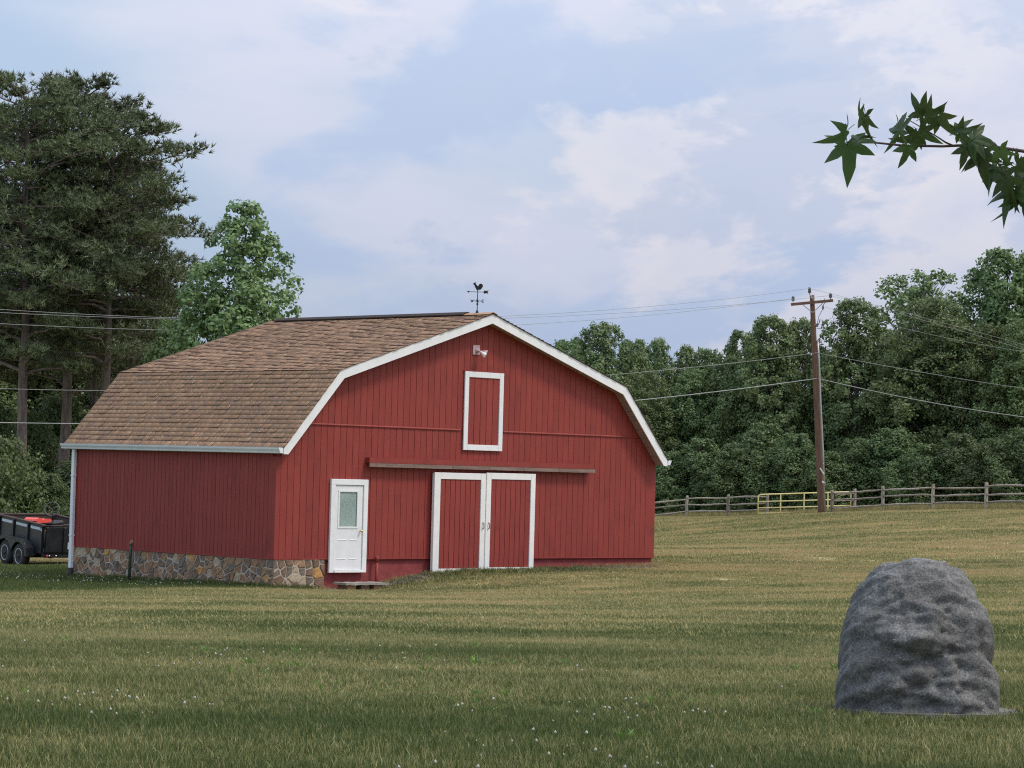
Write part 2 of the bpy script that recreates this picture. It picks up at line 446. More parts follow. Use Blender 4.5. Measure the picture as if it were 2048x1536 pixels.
def glass_mat():
    m, n, l, b = new_mat('window_glass')
    b.inputs['Base Color'].default_value = (0.02, 0.025, 0.025, 1); b.inputs['Roughness'].default_value = 0.03
    tr = N(n, 'ShaderNodeBsdfTransparent'); tr.inputs[0].default_value = (0.86, 0.91, 0.90, 1)
    gl = N(n, 'ShaderNodeBsdfGlossy'); gl.inputs['Roughness'].default_value = 0.03
    mx = N(n, 'ShaderNodeMixShader'); mx.inputs[0].default_value = 0.06; l.new(tr.outputs[0], mx.inputs[1]); l.new(gl.outputs[0], mx.inputs[2])
    l.new(mx.outputs[0], n['Material Output'].inputs[0])
    return m
M['glass'] = glass_mat()

def rock_mat():
    m, n, l, b = new_mat('grey_granite_shell')
    tc = N(n, 'ShaderNodeTexCoord')
    def nz(scale, d, r=0.6):
        t = N(n, 'ShaderNodeTexNoise'); t.inputs['Scale'].default_value = scale; t.inputs['Detail'].default_value = d; t.inputs['Roughness'].default_value = r
        l.new(tc.outputs['Object'], t.inputs['Vector']); return t.outputs[0]
    c = ramp(n, l, nz(3.2, 6), [(0.35, (0.088, 0.085, 0.082)), (0.65, (0.155, 0.150, 0.144))])
    sp = ramp(n, l, nz(70, 2, 0.7), [(0.38, (0.2,)*3), (0.46, (1.0,)*3), (0.58, (1.0,)*3), (0.66, (2.4,)*3)])
    c = mix_col(n, l, 0.6, c, sp, 'MULTIPLY')
    c = mix_col(n, l, 1.0, c, ramp(n, l, nz(14, 4), [(0.35, (0.8,)*3), (0.65, (1.2,)*3)]), 'MULTIPLY')
    st = ramp(n, l, nz(1.7, 5), [(0.66, (0,)*3), (0.70, (1,)*3)])
    c = mix_col(n, l, math_node(n, l, 'MULTIPLY', st, 0.25), c, (0.17, 0.10, 0.10))
    l.new(c, b.inputs['Base Color']); b.inputs['Roughness'].default_value = 0.8
    bp = N(n, 'ShaderNodeBump'); bp.inputs['Strength'].default_value = 0.7; bp.inputs['Distance'].default_value = 0.012
    l.new(nz(55, 6, 0.7), bp.inputs['Height']); l.new(bp.outputs[0], b.inputs['Normal'])
    return m
M['rock'] = rock_mat()

LUSH, MID, DRY, RUST = (0.070, 0.104, 0.030), (0.180, 0.188, 0.068), (0.46, 0.405, 0.195), (0.46, 0.31, 0.175)
def grass_mat(name, instanced):
    m, n, l, b = new_mat(name)
    at_ = N(n, 'ShaderNodeAttribute'); at_.attribute_name = 'tone'
    at_.attribute_type = 'INSTANCER' if instanced else 'GEOMETRY'
    g = N(n, 'ShaderNodeNewGeometry')
    if instanced:
        oi = N(n, 'ShaderNodeObjectInfo')
        jit = math_node(n, l, 'ADD', math_node(n, l, 'MULTIPLY', math_node(n, l, 'POWER', g.outputs['Random Per Island'], 2.2), 0.66), math_node(n, l, 'MULTIPLY', oi.outputs['Random'], 0.22))
        t = math_node(n, l, 'ADD', at_.outputs['Fac'], math_node(n, l, 'SUBTRACT', jit, 0.32))
    else:
        nz = N(n, 'ShaderNodeTexNoise'); nz.inputs['Scale'].default_value = 6; nz.inputs['Detail'].default_value = 8; nz.inputs['Roughness'].default_value = 0.75
        l.new(g.outputs['Position'], nz.inputs['Vector'])
        t = math_node(n, l, 'ADD', at_.outputs['Fac'], math_node(n, l, 'MULTIPLY_ADD', nz.outputs[0], 0.6)); t.node.inputs[1].links[0].from_node.inputs[2].default_value = -0.3
    c = ramp(n, l, t, [(0.02, LUSH), (0.42, MID), (0.78, DRY), (1.0, RUST)])
    if not instanced:
        c = mix_col(n, l, 0.30, c, (0.13, 0.105, 0.06))
    l.new(c, b.inputs['Base Color']); b.inputs['Roughness'].default_value = 0.65 if instanced else 0.95
    b.inputs['Specular IOR Level'].default_value = 0.25
    if instanced:
        tr = N(n, 'ShaderNodeBsdfTranslucent'); l.new(c, tr.inputs[0])
        mx = N(n, 'ShaderNodeMixShader'); mx.inputs[0].default_value = 0.3
        l.new(b.outputs[0], mx.inputs[1]); l.new(tr.outputs[0], mx.inputs[2]); l.new(mx.outputs[0], n['Material Output'].inputs[0])
    return m
M['blade'] = grass_mat('grass_blade', True)
M['ground'] = grass_mat('lawn_ground', False)
M['clover'] = surf('clover_flower', (0.32, 0.31, 0.25), (0.46, 0.45, 0.39), 60, 0.8)
M['straw'] = surf('dry_straw', (0.20, 0.165, 0.125), (0.36, 0.32, 0.26), 20, 0.9)

# ------------------------------------------------------------------ terrain
BARN = Vector((-5.38, 61.8, 0.0)); BROT = 0.779
cb, sb = math.cos(BROT), math.sin(BROT)
def barn_xy(x, y): return BARN.x + cb*x - sb*y, BARN.y + sb*x + cb*y
_cp = [(0, 0, .54), (-8, 10, .54), (8, 10, .56), (3, 18.5, .54), (0, 14.5, .54), (-3, 20, .48), (-4, 35, .08), (4, 36, .18), (-8, 48, -.40), (2, 50, -.28), (10, 50, .05),
       (-14, 60, -.95), (-18, 72, -1.0), (-14.8, 82, -1.10), (-16.5, 84, -1.06), (-20, 92, -1.5), (-22, 112, -2.0), (-8, 120, -2.0), (6, 95, -.30),
       (16, 138, .43), (8.8, 160, -.40), (12.5, 148, 0.0), (19, 130, .78), (23.5, 122, 1.10), (30, 112, 1.4), (14, 95, .25), (20, 90, .6), (12, 75, .0),
       (28, 150, .2), (20, 172, -2.2), (35, 175, -2.2), (50, 170, -2.0), (5, 190, -3.0), (-20, 160, -2.8), (-40, 130, -2.6), (60, 110, 1.0), (-45, 60, -1.8), (50, 40, .9), (-40, 10, 0.2), (40, 0, .6), (0, 230, -3.2), (60, 230, -3.0), (-60, 230, -3.0)]
for bx, by, z in ((0, 0, -.68), (1.0, -.3, -.72), (2.0, -.3, -.76), (2.9, -.3, -.74), (3.4, -.2, -.64), (4.5, -.2, -.42), (6.5, -.3, -.36), (8.5, -.2, -.36), (10.5, -.2, -.30), (13, 0, -.28), (0, 4, -.74), (0, 7.9, -.82), (6, 4, -.5), (13, 8, -.3)):
    X, Y = barn_xy(bx, by); _cp.append((X, Y, z))
_cp = np.array(_cp, float)
def _phi(r2): return np.where(r2 > 0, r2*np.log(r2 + 1e-12), 0)*0.5
_S = 20.0
_A = _cp[:, :2] / _S
_K = _phi(((_A[:, None] - _A[None])**2).sum(-1)) + np.eye(len(_A))*0.002
_P = np.c_[np.ones(len(_A)), _A]
_sol = np.linalg.solve(np.block([[_K, _P], [_P.T, np.zeros((3, 3))]]), np.r_[_cp[:, 2], 0, 0, 0])
def ground_z(x, y):
    x = np.atleast_1d(np.asarray(x, float)); y = np.atleast_1d(np.asarray(y, float))
    xc = np.clip(x, -70, 75); yc = np.clip(y, -20, 235)
    q = np.stack([xc, yc], -1)/_S
    z = np.zeros(len(x))
    for i in range(0, len(x), 20000):
        s = slice(i, i + 20000)
        z[s] = _phi(((q[s, None] - _A[None])**2).sum(-1)) @ _sol[:-3] + _sol[-3] + q[s] @ _sol[-2:]
    z = np.clip(z, -4, 2.2)
    d = np.hypot(x - xc, y - yc)
    return z + (-2.5 - z)*np.clip(d/300, 0, 1)
def gz(x, y): return float(ground_z([x], [y])[0])

def bl(x, y):
    """barn coordinates of world points"""
    dx = x - BARN.x; dy = y - BARN.y
    return cb*dx + sb*dy, -sb*dx + cb*dy

def tone(x, y):
    """0 lush green .. 1 straw dry, in drawn-out mowing bands across the view"""
    a = fbm(x/7.0 + 3.3, y/2.3, 4) - 0.5
    b_ = fbm(x/2.2, y/0.8 + 40, 3) - 0.5
    c = fbm(x/18 + 9, y/9 + 5, 2) - 0.5
    base = np.interp(y, [10, 16, 22, 30, 40, 60, 90, 150], [0.26, 0.27, 0.33, 0.43, 0.53, 0.60, 0.64, 0.64])
    e = fbm(x/2.2 + 70, y/2.8 + 30, 4) - 0.5
    t = base + a*0.36 + b_*0.40 + c*0.30 + e*0.62
    u, v = bl(x, y)
    lush = np.clip((y - (60.3 + 0.42*(x + 6.5)) + 1.6*(fbm(x/1.5, y/1.5 + 90, 3) - 0.5))/1.4, 0, 1)*(x < -4.5)*np.clip((84 - y)/6, 0, 1)   # lush strip along the side wall
    t = t*(1 - lush) + 0.03*lush
    door = np.clip(1.3*np.exp(-((u - 7.6)/3.4)**4)*np.exp(-(np.clip(-v, 0, None)/1.5)**2), 0, 1)*(v < 0.4)           # scruffy dark patch at the sliding doors
    t = t*(1 - door*0.85) + 0.12*door*0.85
    return np.clip(t, -0.1, 1.05)

def build_ground():
    xs = np.unique(np.r_[np.linspace(-2500, -70, 12), np.arange(-70, -14, 2.0), np.arange(-14, 30, 0.5), np.arange(30, 76, 2.0), np.linspace(76, 2500, 12)])
    ys = np.unique(np.r_[np.linspace(-1500, -20, 8), np.arange(-20, 10, 2.0), np.arange(10, 90, 0.4), np.arange(90, 236, 1.0), np.linspace(237, 4500, 14)])
    X, Y = np.meshgrid(xs, ys); X = X.ravel(); Y = Y.ravel()
    Z = ground_z(X, Y) + (fbm(X/1.7, Y/1.7, 3) - 0.5)*0.05
    nx, ny = len(xs), len(ys)
    I = (np.arange(ny - 1)[:, None]*nx + np.arange(nx - 1)[None]).ravel()
    F = np.stack([I, I + 1, I + 1 + nx, I + nx], -1)
    me = np_mesh('lawn', np.c_[X, Y, Z], F, M['ground'], True)
    a = me.attributes.new('tone', 'FLOAT', 'POINT'); a.data.foreach_set('value', tone(X, Y).astype(np.float32))
    o = link('lawn', me); tag(o, kind='structure')
    return o
lawn = build_ground()

# ------------------------------------------------------------------ barn
W, L = 12.98, 7.91
E0, K0, P0 = (-0.11, 2.59), (1.548, 4.456), (W/2, 6.07)
PROFILE = [E0, K0, P0, (W - K0[0], K0[1]), (W - E0[0], E0[1])]
FR, BK = -0.352, L + 0.352
def offset_line(pts, d):
    """shift a polyline to its right-hand (lower) side by d, mitred"""
    out = []
    for i, p in enumerate(pts):
        p = np.array(p, float)
        ns = []
        for a, b_ in ((i - 1, i), (i, i + 1)):
            if a >= 0 and b_ < len(pts):
                t = np.array(pts[b_], float) - np.array(pts[a], float); t /= np.linalg.norm(t)
                ns.append(np.array([t[1], -t[0]]))
        n = sum(ns); n /= np.linalg.norm(n)
        out.append(tuple(p + n*d/max(0.3, float(n @ ns[0]))))
    return out
def profile_z(x, d=0.0):
    pts = offset_line(PROFILE, d)
    return float(np.interp(x, [p[0] for p in pts], [p[1] for p in pts]))

barn = tag(empty('barn', BARN, BROT), 'red gambrel barn with white trim and brown shingle roof', 'barn')
ZB = 3.147
def build_barn():
    wall_d = 0.19
    # gable wall backing
    def gable(y0, y1):
        pr = offset_line(PROFILE, wall_d)
        zl = profile_z(0.0, wall_d)
        poly = [(0, 0), (W, 0), (W, zl)] + [p for p in pr[::-1] if 0 < p[0] < W] + [(0, zl)]
        return MB().prism(poly, y0, y1)
    fwall = gable(0.0, 0.1).build('front_wall', M['red_groove'], barn)
    gable(L - 0.1, L).build('back_wall', M['red'], barn)
    lwall = MB().box(0, 0.1, 0.102, L - 0.102, 0.0, 2.52).build('side_wall', M['red_groove'], barn)
    MB().box(W - 0.1, W, 0.102, L - 0.102, 0.0, 2.52).build('side_wall', M['red'], barn)
    # grooved boards of the gable, lower and upper course
    G = 0.0115
    edges = np.arange(0.115, W + 0.001, 0.1982); edges[-1] = W
    for x0, x1 in zip(edges[:-1], edges[1:]):
        a, c = x0 + G/2, x1 - G/2
        def top(lim):
            xs = sorted({a, c} | {p[0] for p in PROFILE if a < p[0] < c})
            return [(x, min(lim, profile_z(x, wall_d - 0.01))) for x in xs]
        j = random.uniform(-.002, .002)
        tp = top(ZB - 0.012)
        MB().prism([(a, 0.0), (c, 0.0)] + tp[::-1], -0.022 + j, -0.001).build('siding_board', M['red'], fwall)
        tp = top(99)
        if tp[0][1] > ZB + 0.1 or tp[-1][1] > ZB + 0.1:
            lo = ZB + 0.012
            tp = [(x, max(z, lo)) for x, z in tp]
            MB().prism([(a, lo), (c, lo)] + tp[::-1], -0.034 + j, -0.001).build('siding_board', M['red'], fwall)
    # side wall boards
    edges = np.linspace(0.10, L, 53)
    for y0, y1 in zip(edges[:-1], edges[1:]):
        j = random.uniform(-.002, .002)
        MB().box(-0.022 + j, -0.001, y0 + G/2, y1 - G/2, 0.0, 2.50).build('siding_board', M['red'], lwall)
    MB().prism([(-0.03, -0.03), (0.107, -0.03), (0.107, -0.001), (-0.001, -0.001), (-0.001, 0.094), (-0.03, 0.094)], -0.005, 2.36, 'z').build('corner_board', M['red'], barn)
    # flashing strips between the courses, either side of the hay door, and along the siding foot
    MB().prism([(-0.05, ZB - 0.012), (-0.05, ZB + 0.004), (-0.034, ZB + 0.022), (0, ZB + 0.022), (0, ZB - 0.012)], 0.42, 5.80, 'x').build('flashing_strip', M['red'], barn)
    MB().prism([(-0.05, ZB - 0.012), (-0.05, ZB + 0.004), (-0.034, ZB + 0.022), (0, ZB + 0.022), (0, ZB - 0.012)], 7.26, W - 0.42, 'x').build('flashing_strip', M['red'], barn)
    # foundation
    MB().box(0.03, W - 0.03, 0.03, L - 0.03, -1.6, -0.002).build('foundation', M['red_masonry'], barn)
    MB().box(-0.03, W, -0.032, -0.022, -0.018, 0.012).build('drip_edge', M['red'], barn, loc=(0, -0.003, 0))
    MB().box(-0.04, -0.026, 0.0, L, -0.018, 0.012).build('drip_edge', M['red'], barn)
    # roof deck
    pr_o = offset_line(PROFILE, 0.045); pr_i = offset_line(PROFILE, 0.15)
    MB().prism(pr_o + pr_i[::-1], FR + 0.035, BK - 0.035).build('roof_deck', M['felt'], barn)
    # rake boards
    po, pi = offset_line(PROFILE, 0.034), offset_line(PROFILE, 0.250)
    pi[0] = (po[0][0] + 0.10, pi[0][1] - 0.0); 
    pi[0] = (po[0][0] + 0.02, po[0][1] - 0.16); pi[0] = (po[0][0] + 0.135, po[0][1] - 0.15)
    pi[4] = (W - pi[0][0], pi[0][1])
    for i in range(4):
        for y0, y1, yin in ((FR, FR + 0.03, FR + 0.03), (BK - 0.03, BK, BK - 0.03)):
            q = [po[i], po[i + 1], pi[i + 1], pi[i]]
            if i == 0: q = [po[0], po[1], pi[1], pi[0], (po[0][0], po[0][1] - 0.15)]
            if i == 3: q = [po[3], po[4], (po[4][0], po[4][1] - 0.15), pi[4], pi[3]]
            MB().prism(q, y0, y1).build('rake_board', M['white'], barn)
    # soffit under the gable overhang, in short ribbed panels
    ps = offset_line(PROFILE, 0.205)
    for i in range(4):
        a = np.array(ps[i]); b_ = np.array(ps[i + 1])
        if i == 0: a = np.array((pi[0][0] - 0.02, pi[0][1] + 0.025))
        if i == 3: b_ = np.array((W - pi[0][0] + 0.02, pi[0][1] + 0.025))
        ln = np.linalg.norm(b_ - a); t = (b_ - a)/ln; nrm = np.array([t[1], -t[0]])
        k = max(1, int(ln/0.30))
        for j in range(k):
            s0, s1 = ln*j/k + 0.005, ln*(j + 1)/k - 0.005
            q = []
            for s, h in ((s0, 0), (s0, -.012), (s0 + .02, -.006), ((s0+s1)/2 - .012, -.006), ((s0+s1)/2, -.014), ((s0+s1)/2 + .012, -.006), (s1 - .02, -.006), (s1, -.012), (s1, 0)):
                q.append(tuple(a + t*s - nrm*h))
            MB().prism(q, FR + 0.033, -0.036).build('soffit_panel', M['soffit'], barn)
    # eave fascia, gutters
    for side in (0, 1):
        fx = E0[0] + 0.004
        q = [(fx, 2.555), (fx + 0.02, 2.555), (fx + 0.02, 2.43), (fx, 2.43)]
        g = [(fx - 0.002, 2.565), (fx - 0.002, 2.44), (fx - 0.085, 2.44), (fx - 0.095, 2.475), (fx - 0.125, 2.525), (fx - 0.135, 2.568), (fx - 0.115, 2.568), (fx - 0.108, 2.53), (fx - 0.08, 2.48), (fx - 0.07, 2.455), (fx - 0.012, 2.455), (fx - 0.012, 2.565)]
        cap = [(fx - 0.002, 2.565), (fx - 0.002, 2.44), (fx - 0.085, 2.44), (fx - 0.095, 2.475), (fx - 0.125, 2.525), (fx - 0.135, 2.568)]
        s_ = [(fx + 0.02, 2.44), (0.0, 2.44), (0.0, 2.452), (fx + 0.02, 2.452)]
        if side: q, g, cap, s_ = ([(W - x, z) for x, z in p] for p in (q, g, cap, s_))
        MB().prism(q, FR + 0.033, BK - 0.033).build('eave_fascia', M['white'], barn)
        gu = MB().prism(g, FR + 0.003, BK - 0.003).build('gutter', M['gutter'], barn)
        MB().prism(cap, FR - 0.002, FR + 0.003).build('end_cap', M['gutter'], gu)
        MB().prism(cap, BK - 0.003, BK + 0.002).build('end_cap', M['gutter'], gu)
        MB().prism(s_, FR + 0.033, BK - 0.033).build('eave_soffit', M['soffit'], barn)
    # downspout at the far end of the side wall
    ds = MB().cbox(-0.125, -0.032, L - 0.11, L - 0.0, -0.56, 2.44, 0.012).build('downspout', M['gutter'], barn)
    for z in (0.25, 1.75): MB().box(-0.13, -0.03, L - 0.115, L + 0.005, z, z + 0.03).build('strap', M['gutter'], ds)
    MB().tube([(-0.08, L - 0.05, -0.55), (-0.09, L - 0.05, -0.72), (-0.22, L - 0.05, -0.80)], 0.075, 10).build('drain_boot', M['rubber'], ds)
    # ridge vent and cap
    MB().prism([(W/2 - 0.17, 6.045), (W/2 - 0.02, 6.115), (W/2 + 0.02, 6.115), (W/2 + 0.17, 6.045), (W/2 + 0.17, 6.02), (W/2, 6.075), (W/2 - 0.17, 6.02)], 0.55, L + 0.05).build('ridge_vent', M['felt'], barn)
    for yy in np.arange(FR - 0.015, 0.5, 0.16):
        MB().prism([(W/2 - 0.16, 6.030), (W/2, 6.088), (W/2 + 0.16, 6.030), (W/2 + 0.16, 6.022), (W/2, 6.080), (W/2 - 0.16, 6.022)], yy, yy + 0.15).build('ridge_cap', M['shingle'], barn)
build_barn()

def build_shingles():
    """courses of laminated shingles; the largest in the picture are pieces of their own"""
    protos = {}
    def proto(w, th):
        key = (round(w, 2), round(th, 3))
        if key not in protos:
            w = key[0]; th = key[1]; e = 0.165
            # u along the eave, v up the slope, n out; thick at the butt, thin at the top
            V = [(0.002, 0, 0), (w - 0.002, 0, 0), (w - 0.002, 0, th), (0.002, 0, th), (0.002, e, 0), (w - 0.002, e, 0), (w - 0.002, e, 0.003), (0.002, e, 0.003)]
            F = [(3, 2, 6, 7), (0, 1, 2, 3), (0, 3, 7, 4), (1, 5, 6, 2)]
            me = np_mesh('shingle', V, F, M['shingle'])
            me.materials.append(M['felt'])
            me.polygons[1].material_index = 1; me.polygons[2].material_index = 1; me.polygons[3].material_index = 1
            me['V'] = 0
            protos[key] = (me, np.array(V), np.array(F))
        return protos[key]
    left = []
    rows = {}
    for seg, (a, b_) in enumerate(((PROFILE[0], PROFILE[1]), (PROFILE[1], PROFILE[2]), (PROFILE[4], PROFILE[3]), (PROFILE[3], PROFILE[2]))):
        a = np.array(a); b_ = np.array(b_); ln = np.linalg.norm(b_ - a); t = (b_ - a)/ln
        right = seg >= 2
        nrm = np.array([-t[1], t[0]]) if not right else np.array([t[1], -t[0]])
        nc = int(round(ln/0.146)); e = ln/nc
        for c in range(nc):
            y = FR - 0.018 + random.uniform(-0.02, 0.0)
            while y < BK + 0.015:
                w = random.choice((0.10, 0.14, 0.18, 0.22, 0.28, 0.34))
                w = min(w, BK + 0.018 - y)
                if w < 0.04: break
                th = random.choice((0.014, 0.014, 0.024))
                s = e*c - (0.02 if c == 0 else 0)
                p = a + t*s + nrm*(-0.028)
                Mx = Matrix(((0, t[0], nrm[0], p[0]), (1 if not right else 1, 0, 0, y), (0, t[1], nrm[1], p[1]), (0, 0, 0, 1)))
                left.append((seg, c, y, w, th, Mx))
                y += w
    own = [q for q in left if q[0] == 0 and q[1] >= 0]
    # the 300 that show largest: lower slope, nearest the eave
    own = sorted(own, key=lambda q: (q[1], q[2]))[:300]
    ids = {id(q) for q in own}
    roof = MB().box(W/2 - 0.01, W/2 + 0.01, 0.6, L, 6.0, 6.02).build('shingle_roof', M['felt'], barn)
    for q in own:
        me, _, _ = proto(q[3], q[4])
        o = bpy.data.objects.new('shingle', me); col.objects.link(o); o.parent = roof
        o.matrix_local = q[5]
    Vs, Fs, Ms = [], [], []; n = 0
    for q in left:
        if id(q) in ids: continue
        _, V, F = proto(q[3], q[4])
        A = np.array(q[5])
        Vs.append(V @ A[:3, :3].T + A[:3, 3]); Fs.append(F + n); n += len(V); Ms.append([0, 1, 1, 1])
    me = np_mesh('roof_shingles', np.concatenate(Vs), np.concatenate(Fs), M['shingle'])
    me.materials.append(M['felt']); me.polygons.foreach_set('material_index', np.concatenate(Ms).astype(np.int32))
    tag(link('upper_shingles', me, roof), kind='stuff')
build_shingles()

def clip_poly(poly, p, n):
    out = []
    for i in range(len(poly)):
        a, b_ = poly[i], poly[(i + 1) % len(poly)]
        da = (a[0]-p[0])*n[0] + (a[1]-p[1])*n[1]; db = (b_[0]-p[0])*n[0] + (b_[1]-p[1])*n[1]
        if da <= 0: out.append(a)
        if (da < 0 < db) or (db < 0 < da):
            s = da/(da - db); out.append((a[0] + s*(b_[0]-a[0]), a[1] + s*(b_[1]-a[1])))
    return out

def build_stones():
    def field(u0, u1, v0, v1, parent, place, cu=0.20, cv=0.185):
        nu = int(round((u1 - u0)/cu)); nv = int(round((v1 - v0)/cv))
        pts = []
        for i in range(nu):
            for j in range(nv):
                if random.random() < 0.10: continue
                pts.append((u0 + (i + 0.5 + random.uniform(-.46, .46))*(u1-u0)/nu, v0 + (j + 0.5 + random.uniform(-.46, .46) + (0.5 if i % 2 else 0)*0.8 - 0.2)*(v1-v0)/nv))
        for i, p in enumerate(pts):
            poly = [(u0, v0), (u1, v0), (u1, v1), (u0, v1)]
            gap = random.uniform(0.012, 0.036)
            for j, q in enumerate(pts):
                if i == j: continue
                d = (q[0]-p[0], q[1]-p[1]); r = math.hypot(*d)
                if r > 1.2 or r < 1e-6: continue
                n = (d[0]/r, d[1]/r)
                poly = clip_poly(poly, (p[0] + d[0]/2 - n[0]*gap/2, p[1] + d[1]/2 - n[1]*gap/2), n)
                if len(poly) < 3: break
            if len(poly) < 3: continue
            cx = sum(a for a, _ in poly)/len(poly); cy = sum(b_ for _, b_ in poly)/len(poly)
            if min(max(a for a, _ in poly) - min(a for a, _ in poly), max(b_ for _, b_ in poly) - min(b_ for _, b_ in poly)) < 0.035: continue
            h = random.uniform(0.020, 0.046); tx, ty = random.uniform(-.06, .06), random.uniform(-.06, .06)
            n = len(poly); V = []; F = []
            for k, (s, hh) in enumerate(((1.0, 0.0), (0.985, h*0.65), (0.84, h))):
                for a, b_ in poly:
                    du, dv = (a - cx)*s, (b_ - cy)*s
                    V.append(place(du, dv, hh + (du*tx + dv*ty)*(k > 0)))
            for k in range(2):
                for e in range(n): F.append((k*n + e, k*n + (e+1) % n, (k+1)*n + (e+1) % n, (k+1)*n + e))
            F.append(tuple(range(2*n, 3*n)))
            mb = MB().add(V, F)
            mb.build('stone', M['stone'], parent, loc=place(cx, cy, 0))
    a = MB().box(-0.016, 0.028, 0.03, L - 0.0, -1.5, -0.02).build('stone_facing', M['mortar'], barn)
    field(0.0, L, -1.10, -0.02, a, lambda u, v, h: (-h, u, v))
    b_ = MB().box(0.0, 1.52, -0.016, 0.028, -1.5, -0.02).build('stone_facing', M['mortar'], barn)
    field(0.0, 1.52, -0.90, -0.02, b_, lambda u, v, h: (u, -h, v), 0.20, 0.18)
build_stones()

def build_openings():
    # walk-in door
    x0, x1, z0, z1, t = 1.62, 2.78, -0.33, 1.873, 0.135
    d = MB().box(x0 + t - 0.005, x1 - t + 0.005, -0.034, -0.024, z0 + 0.03, z1 - t + 0.005).build('entry_door', M['white'], barn)
    y = -0.085
    MB().cbox(x0, x0 + t, y, -0.0245, z0, z1 - t - 0.001, 0.006).build('door_casing', M['white'], d)
    MB().cbox(x1 - t, x1, y, -0.0245, z0, z1 - t - 0.001, 0.006).build('door_casing', M['white'], d)
    MB().cbox(x0, x1, y, -0.0245, z1 - t, z1, 0.006).build('door_casing', M['white'], d)
    a, b_ = x0 + t + 0.012, x1 - t - 0.018
    lo, hi = z0 + 0.06, z1 - t - 0.012
    wx0, wx1, wz0, wz1 = a + 0.115, b_ - 0.155, 0.735, 1.595
    # slab around the window
    s = MB()
    s.box(a, wx0, -0.058, -0.036, lo, hi); s.box(wx1, b_, -0.058, -0.036, lo, hi)
    s.box(wx0, wx1, -0.058, -0.036, lo, wz0); s.box(wx0, wx1, -0.058, -0.036, wz1, hi)
    sl = s.build('door_slab', M['white'], d)
    fr = MB()
    for (p, q, r, u) in ((wx0 - .02, wx0 + .022, wz0 - .02, wz1 + .02), (wx1 - .022, wx1 + .02, wz0 - .02, wz1 + .02)):
        fr.box(p, q, -0.070, -0.0585, r, u)
    fr.box(wx0 + .022, wx1 - .022, -0.070, -0.0585, wz0 - .02, wz0 + .022); fr.box(wx0 + .022, wx1 - .022, -0.070, -0.0585, wz1 - .022, wz1 + .02)
    fr.build('window_frame', M['white'], d)
    MB().box(wx0 + .002, wx1 - .002, -0.0565, -0.053, wz0 + .002, wz1 - .002).build('pane', M['glass'], d)
    bl_ = MB()
    for z in np.arange(wz0 + 0.02, wz1 - 0.02, 0.024):
        bl_.add([(wx0 + .02, -0.050, z), (wx1 - .045, -0.050, z), (wx1 - .045, -0.040, z + 0.022), (wx0 + .02, -0.040, z + 0.022)], [(0, 1, 2, 3)])
    tag(bl_.build('window_blind', M['blind'], d), kind='stuff')
    mid = (a + b_)/2 - 0.02
    for px0, px1 in ((a + 0.10, mid - 0.03), (mid + 0.05, b_ - 0.15)):
        for pz0, pz1 in ((-0.02, 0.45),):
            f = MB()
            f.prism([(-0.0585, pz1), (-0.066, pz1 - .010), (-0.060, pz1 - .03), (-0.0585, pz1 - .03)], px0, px1, 'x')
            f.prism([(-0.0585, pz0), (-0.066, pz0 + .010), (-0.060, pz0 + .03), (-0.0585, pz0 + .03)], px0, px1, 'x')
            f.build('panel_moulding', M['white'], d)
    MB().lathe([(0.012, 0), (0.012, 0.03), (0.030, 0.045), (0.034, 0.062), (0.022, 0.078), (0.0, 0.08)], 14, (b_ - 0.055, -0.058, 0.655), (0, -1, 0)).build('knob', M['brass'], d)
    MB().cbox(x0 + t + 0.002, x1 - t - 0.002, -0.12, -0.036, z0 + 0.002, z0 + 0.05, 0.006).build('threshold', M['white_worn'], d)
    # hay door
    hx0, hx1, hz0, hz1, t = 5.86, 7.20, 2.658, 4.60, 0.14
    h = MB().box(hx0 + .01, hx1 - .01, -0.046, -0.036, hz0 + .01, hz1 - .01).build('hay_door', M['red_groove'], barn)
    for (p, q, r, u) in ((hx0, hx0 + t, hz0, hz1), (hx1 - t, hx1, hz0, hz1), (hx0 + t + .001, hx1 - t - .001, hz1 - t, hz1), (hx0 + t + .001, hx1 - t - .001, hz0, hz0 + t)):
        MB().cbox(p, q, -0.085, -0.0465, r, u, 0.006).build('trim_board', M['white'], h)
    e = np.linspace(hx0 + t + .004, hx1 - t - .004, 6)
    for p, q in zip(e[:-1], e[1:]): MB().box(p + .008, q - .008, -0.060, -0.0465, hz0 + t + .002, hz1 - t - .002).build('door_board', M['red'], h)
    MB().box(hx0 - .03, hx1 + .03, -0.075, -0.0465, hz1 + .003, hz1 + .03).build('drip_cap', M['red'], h)
    # pair of sliding doors
    sx0, sx1, sz0, sz1 = 4.845, 8.327, -0.40, 2.103
    mid = (sx0 + sx1)/2 + 0.01
    for k, (p, q, dz) in enumerate(((sx0, mid - 0.012, -0.012), (mid + 0.012, sx1, 0.012))):
        lf = MB().box(p + .005, q - .005, -0.135, -0.085, sz0 + .01 + dz, sz1 - .01 + dz).build('sliding_door', M['white_worn'], barn)
        ti = 0.16; to = 0.205 if k == 0 else 0.165
        tl, tr = (to, 0.165) if k == 0 else (0.165, to)
        for (a, b_, r, u) in ((p, p + tl, sz0 + dz, sz1 + dz), (q - tr, q, sz0 + dz, sz1 + dz), (p + tl + .001, q - tr - .001, sz1 - ti + dz, sz1 + dz), (p + tl + .001, q - tr - .001, sz0 + dz, sz0 + ti + dz)):
            MB().cbox(a, b_, -0.172, -0.1355, r, u, 0.006).build('trim_board', M['white_worn'], lf)
        MB().box(p + tl, q - tr, -0.139, -0.1355, sz0 + ti + dz, sz1 - ti + dz).build('backing', M['red_groove'], lf)
        e = np.linspace(p + tl + .003, q - tr - .003, 9)
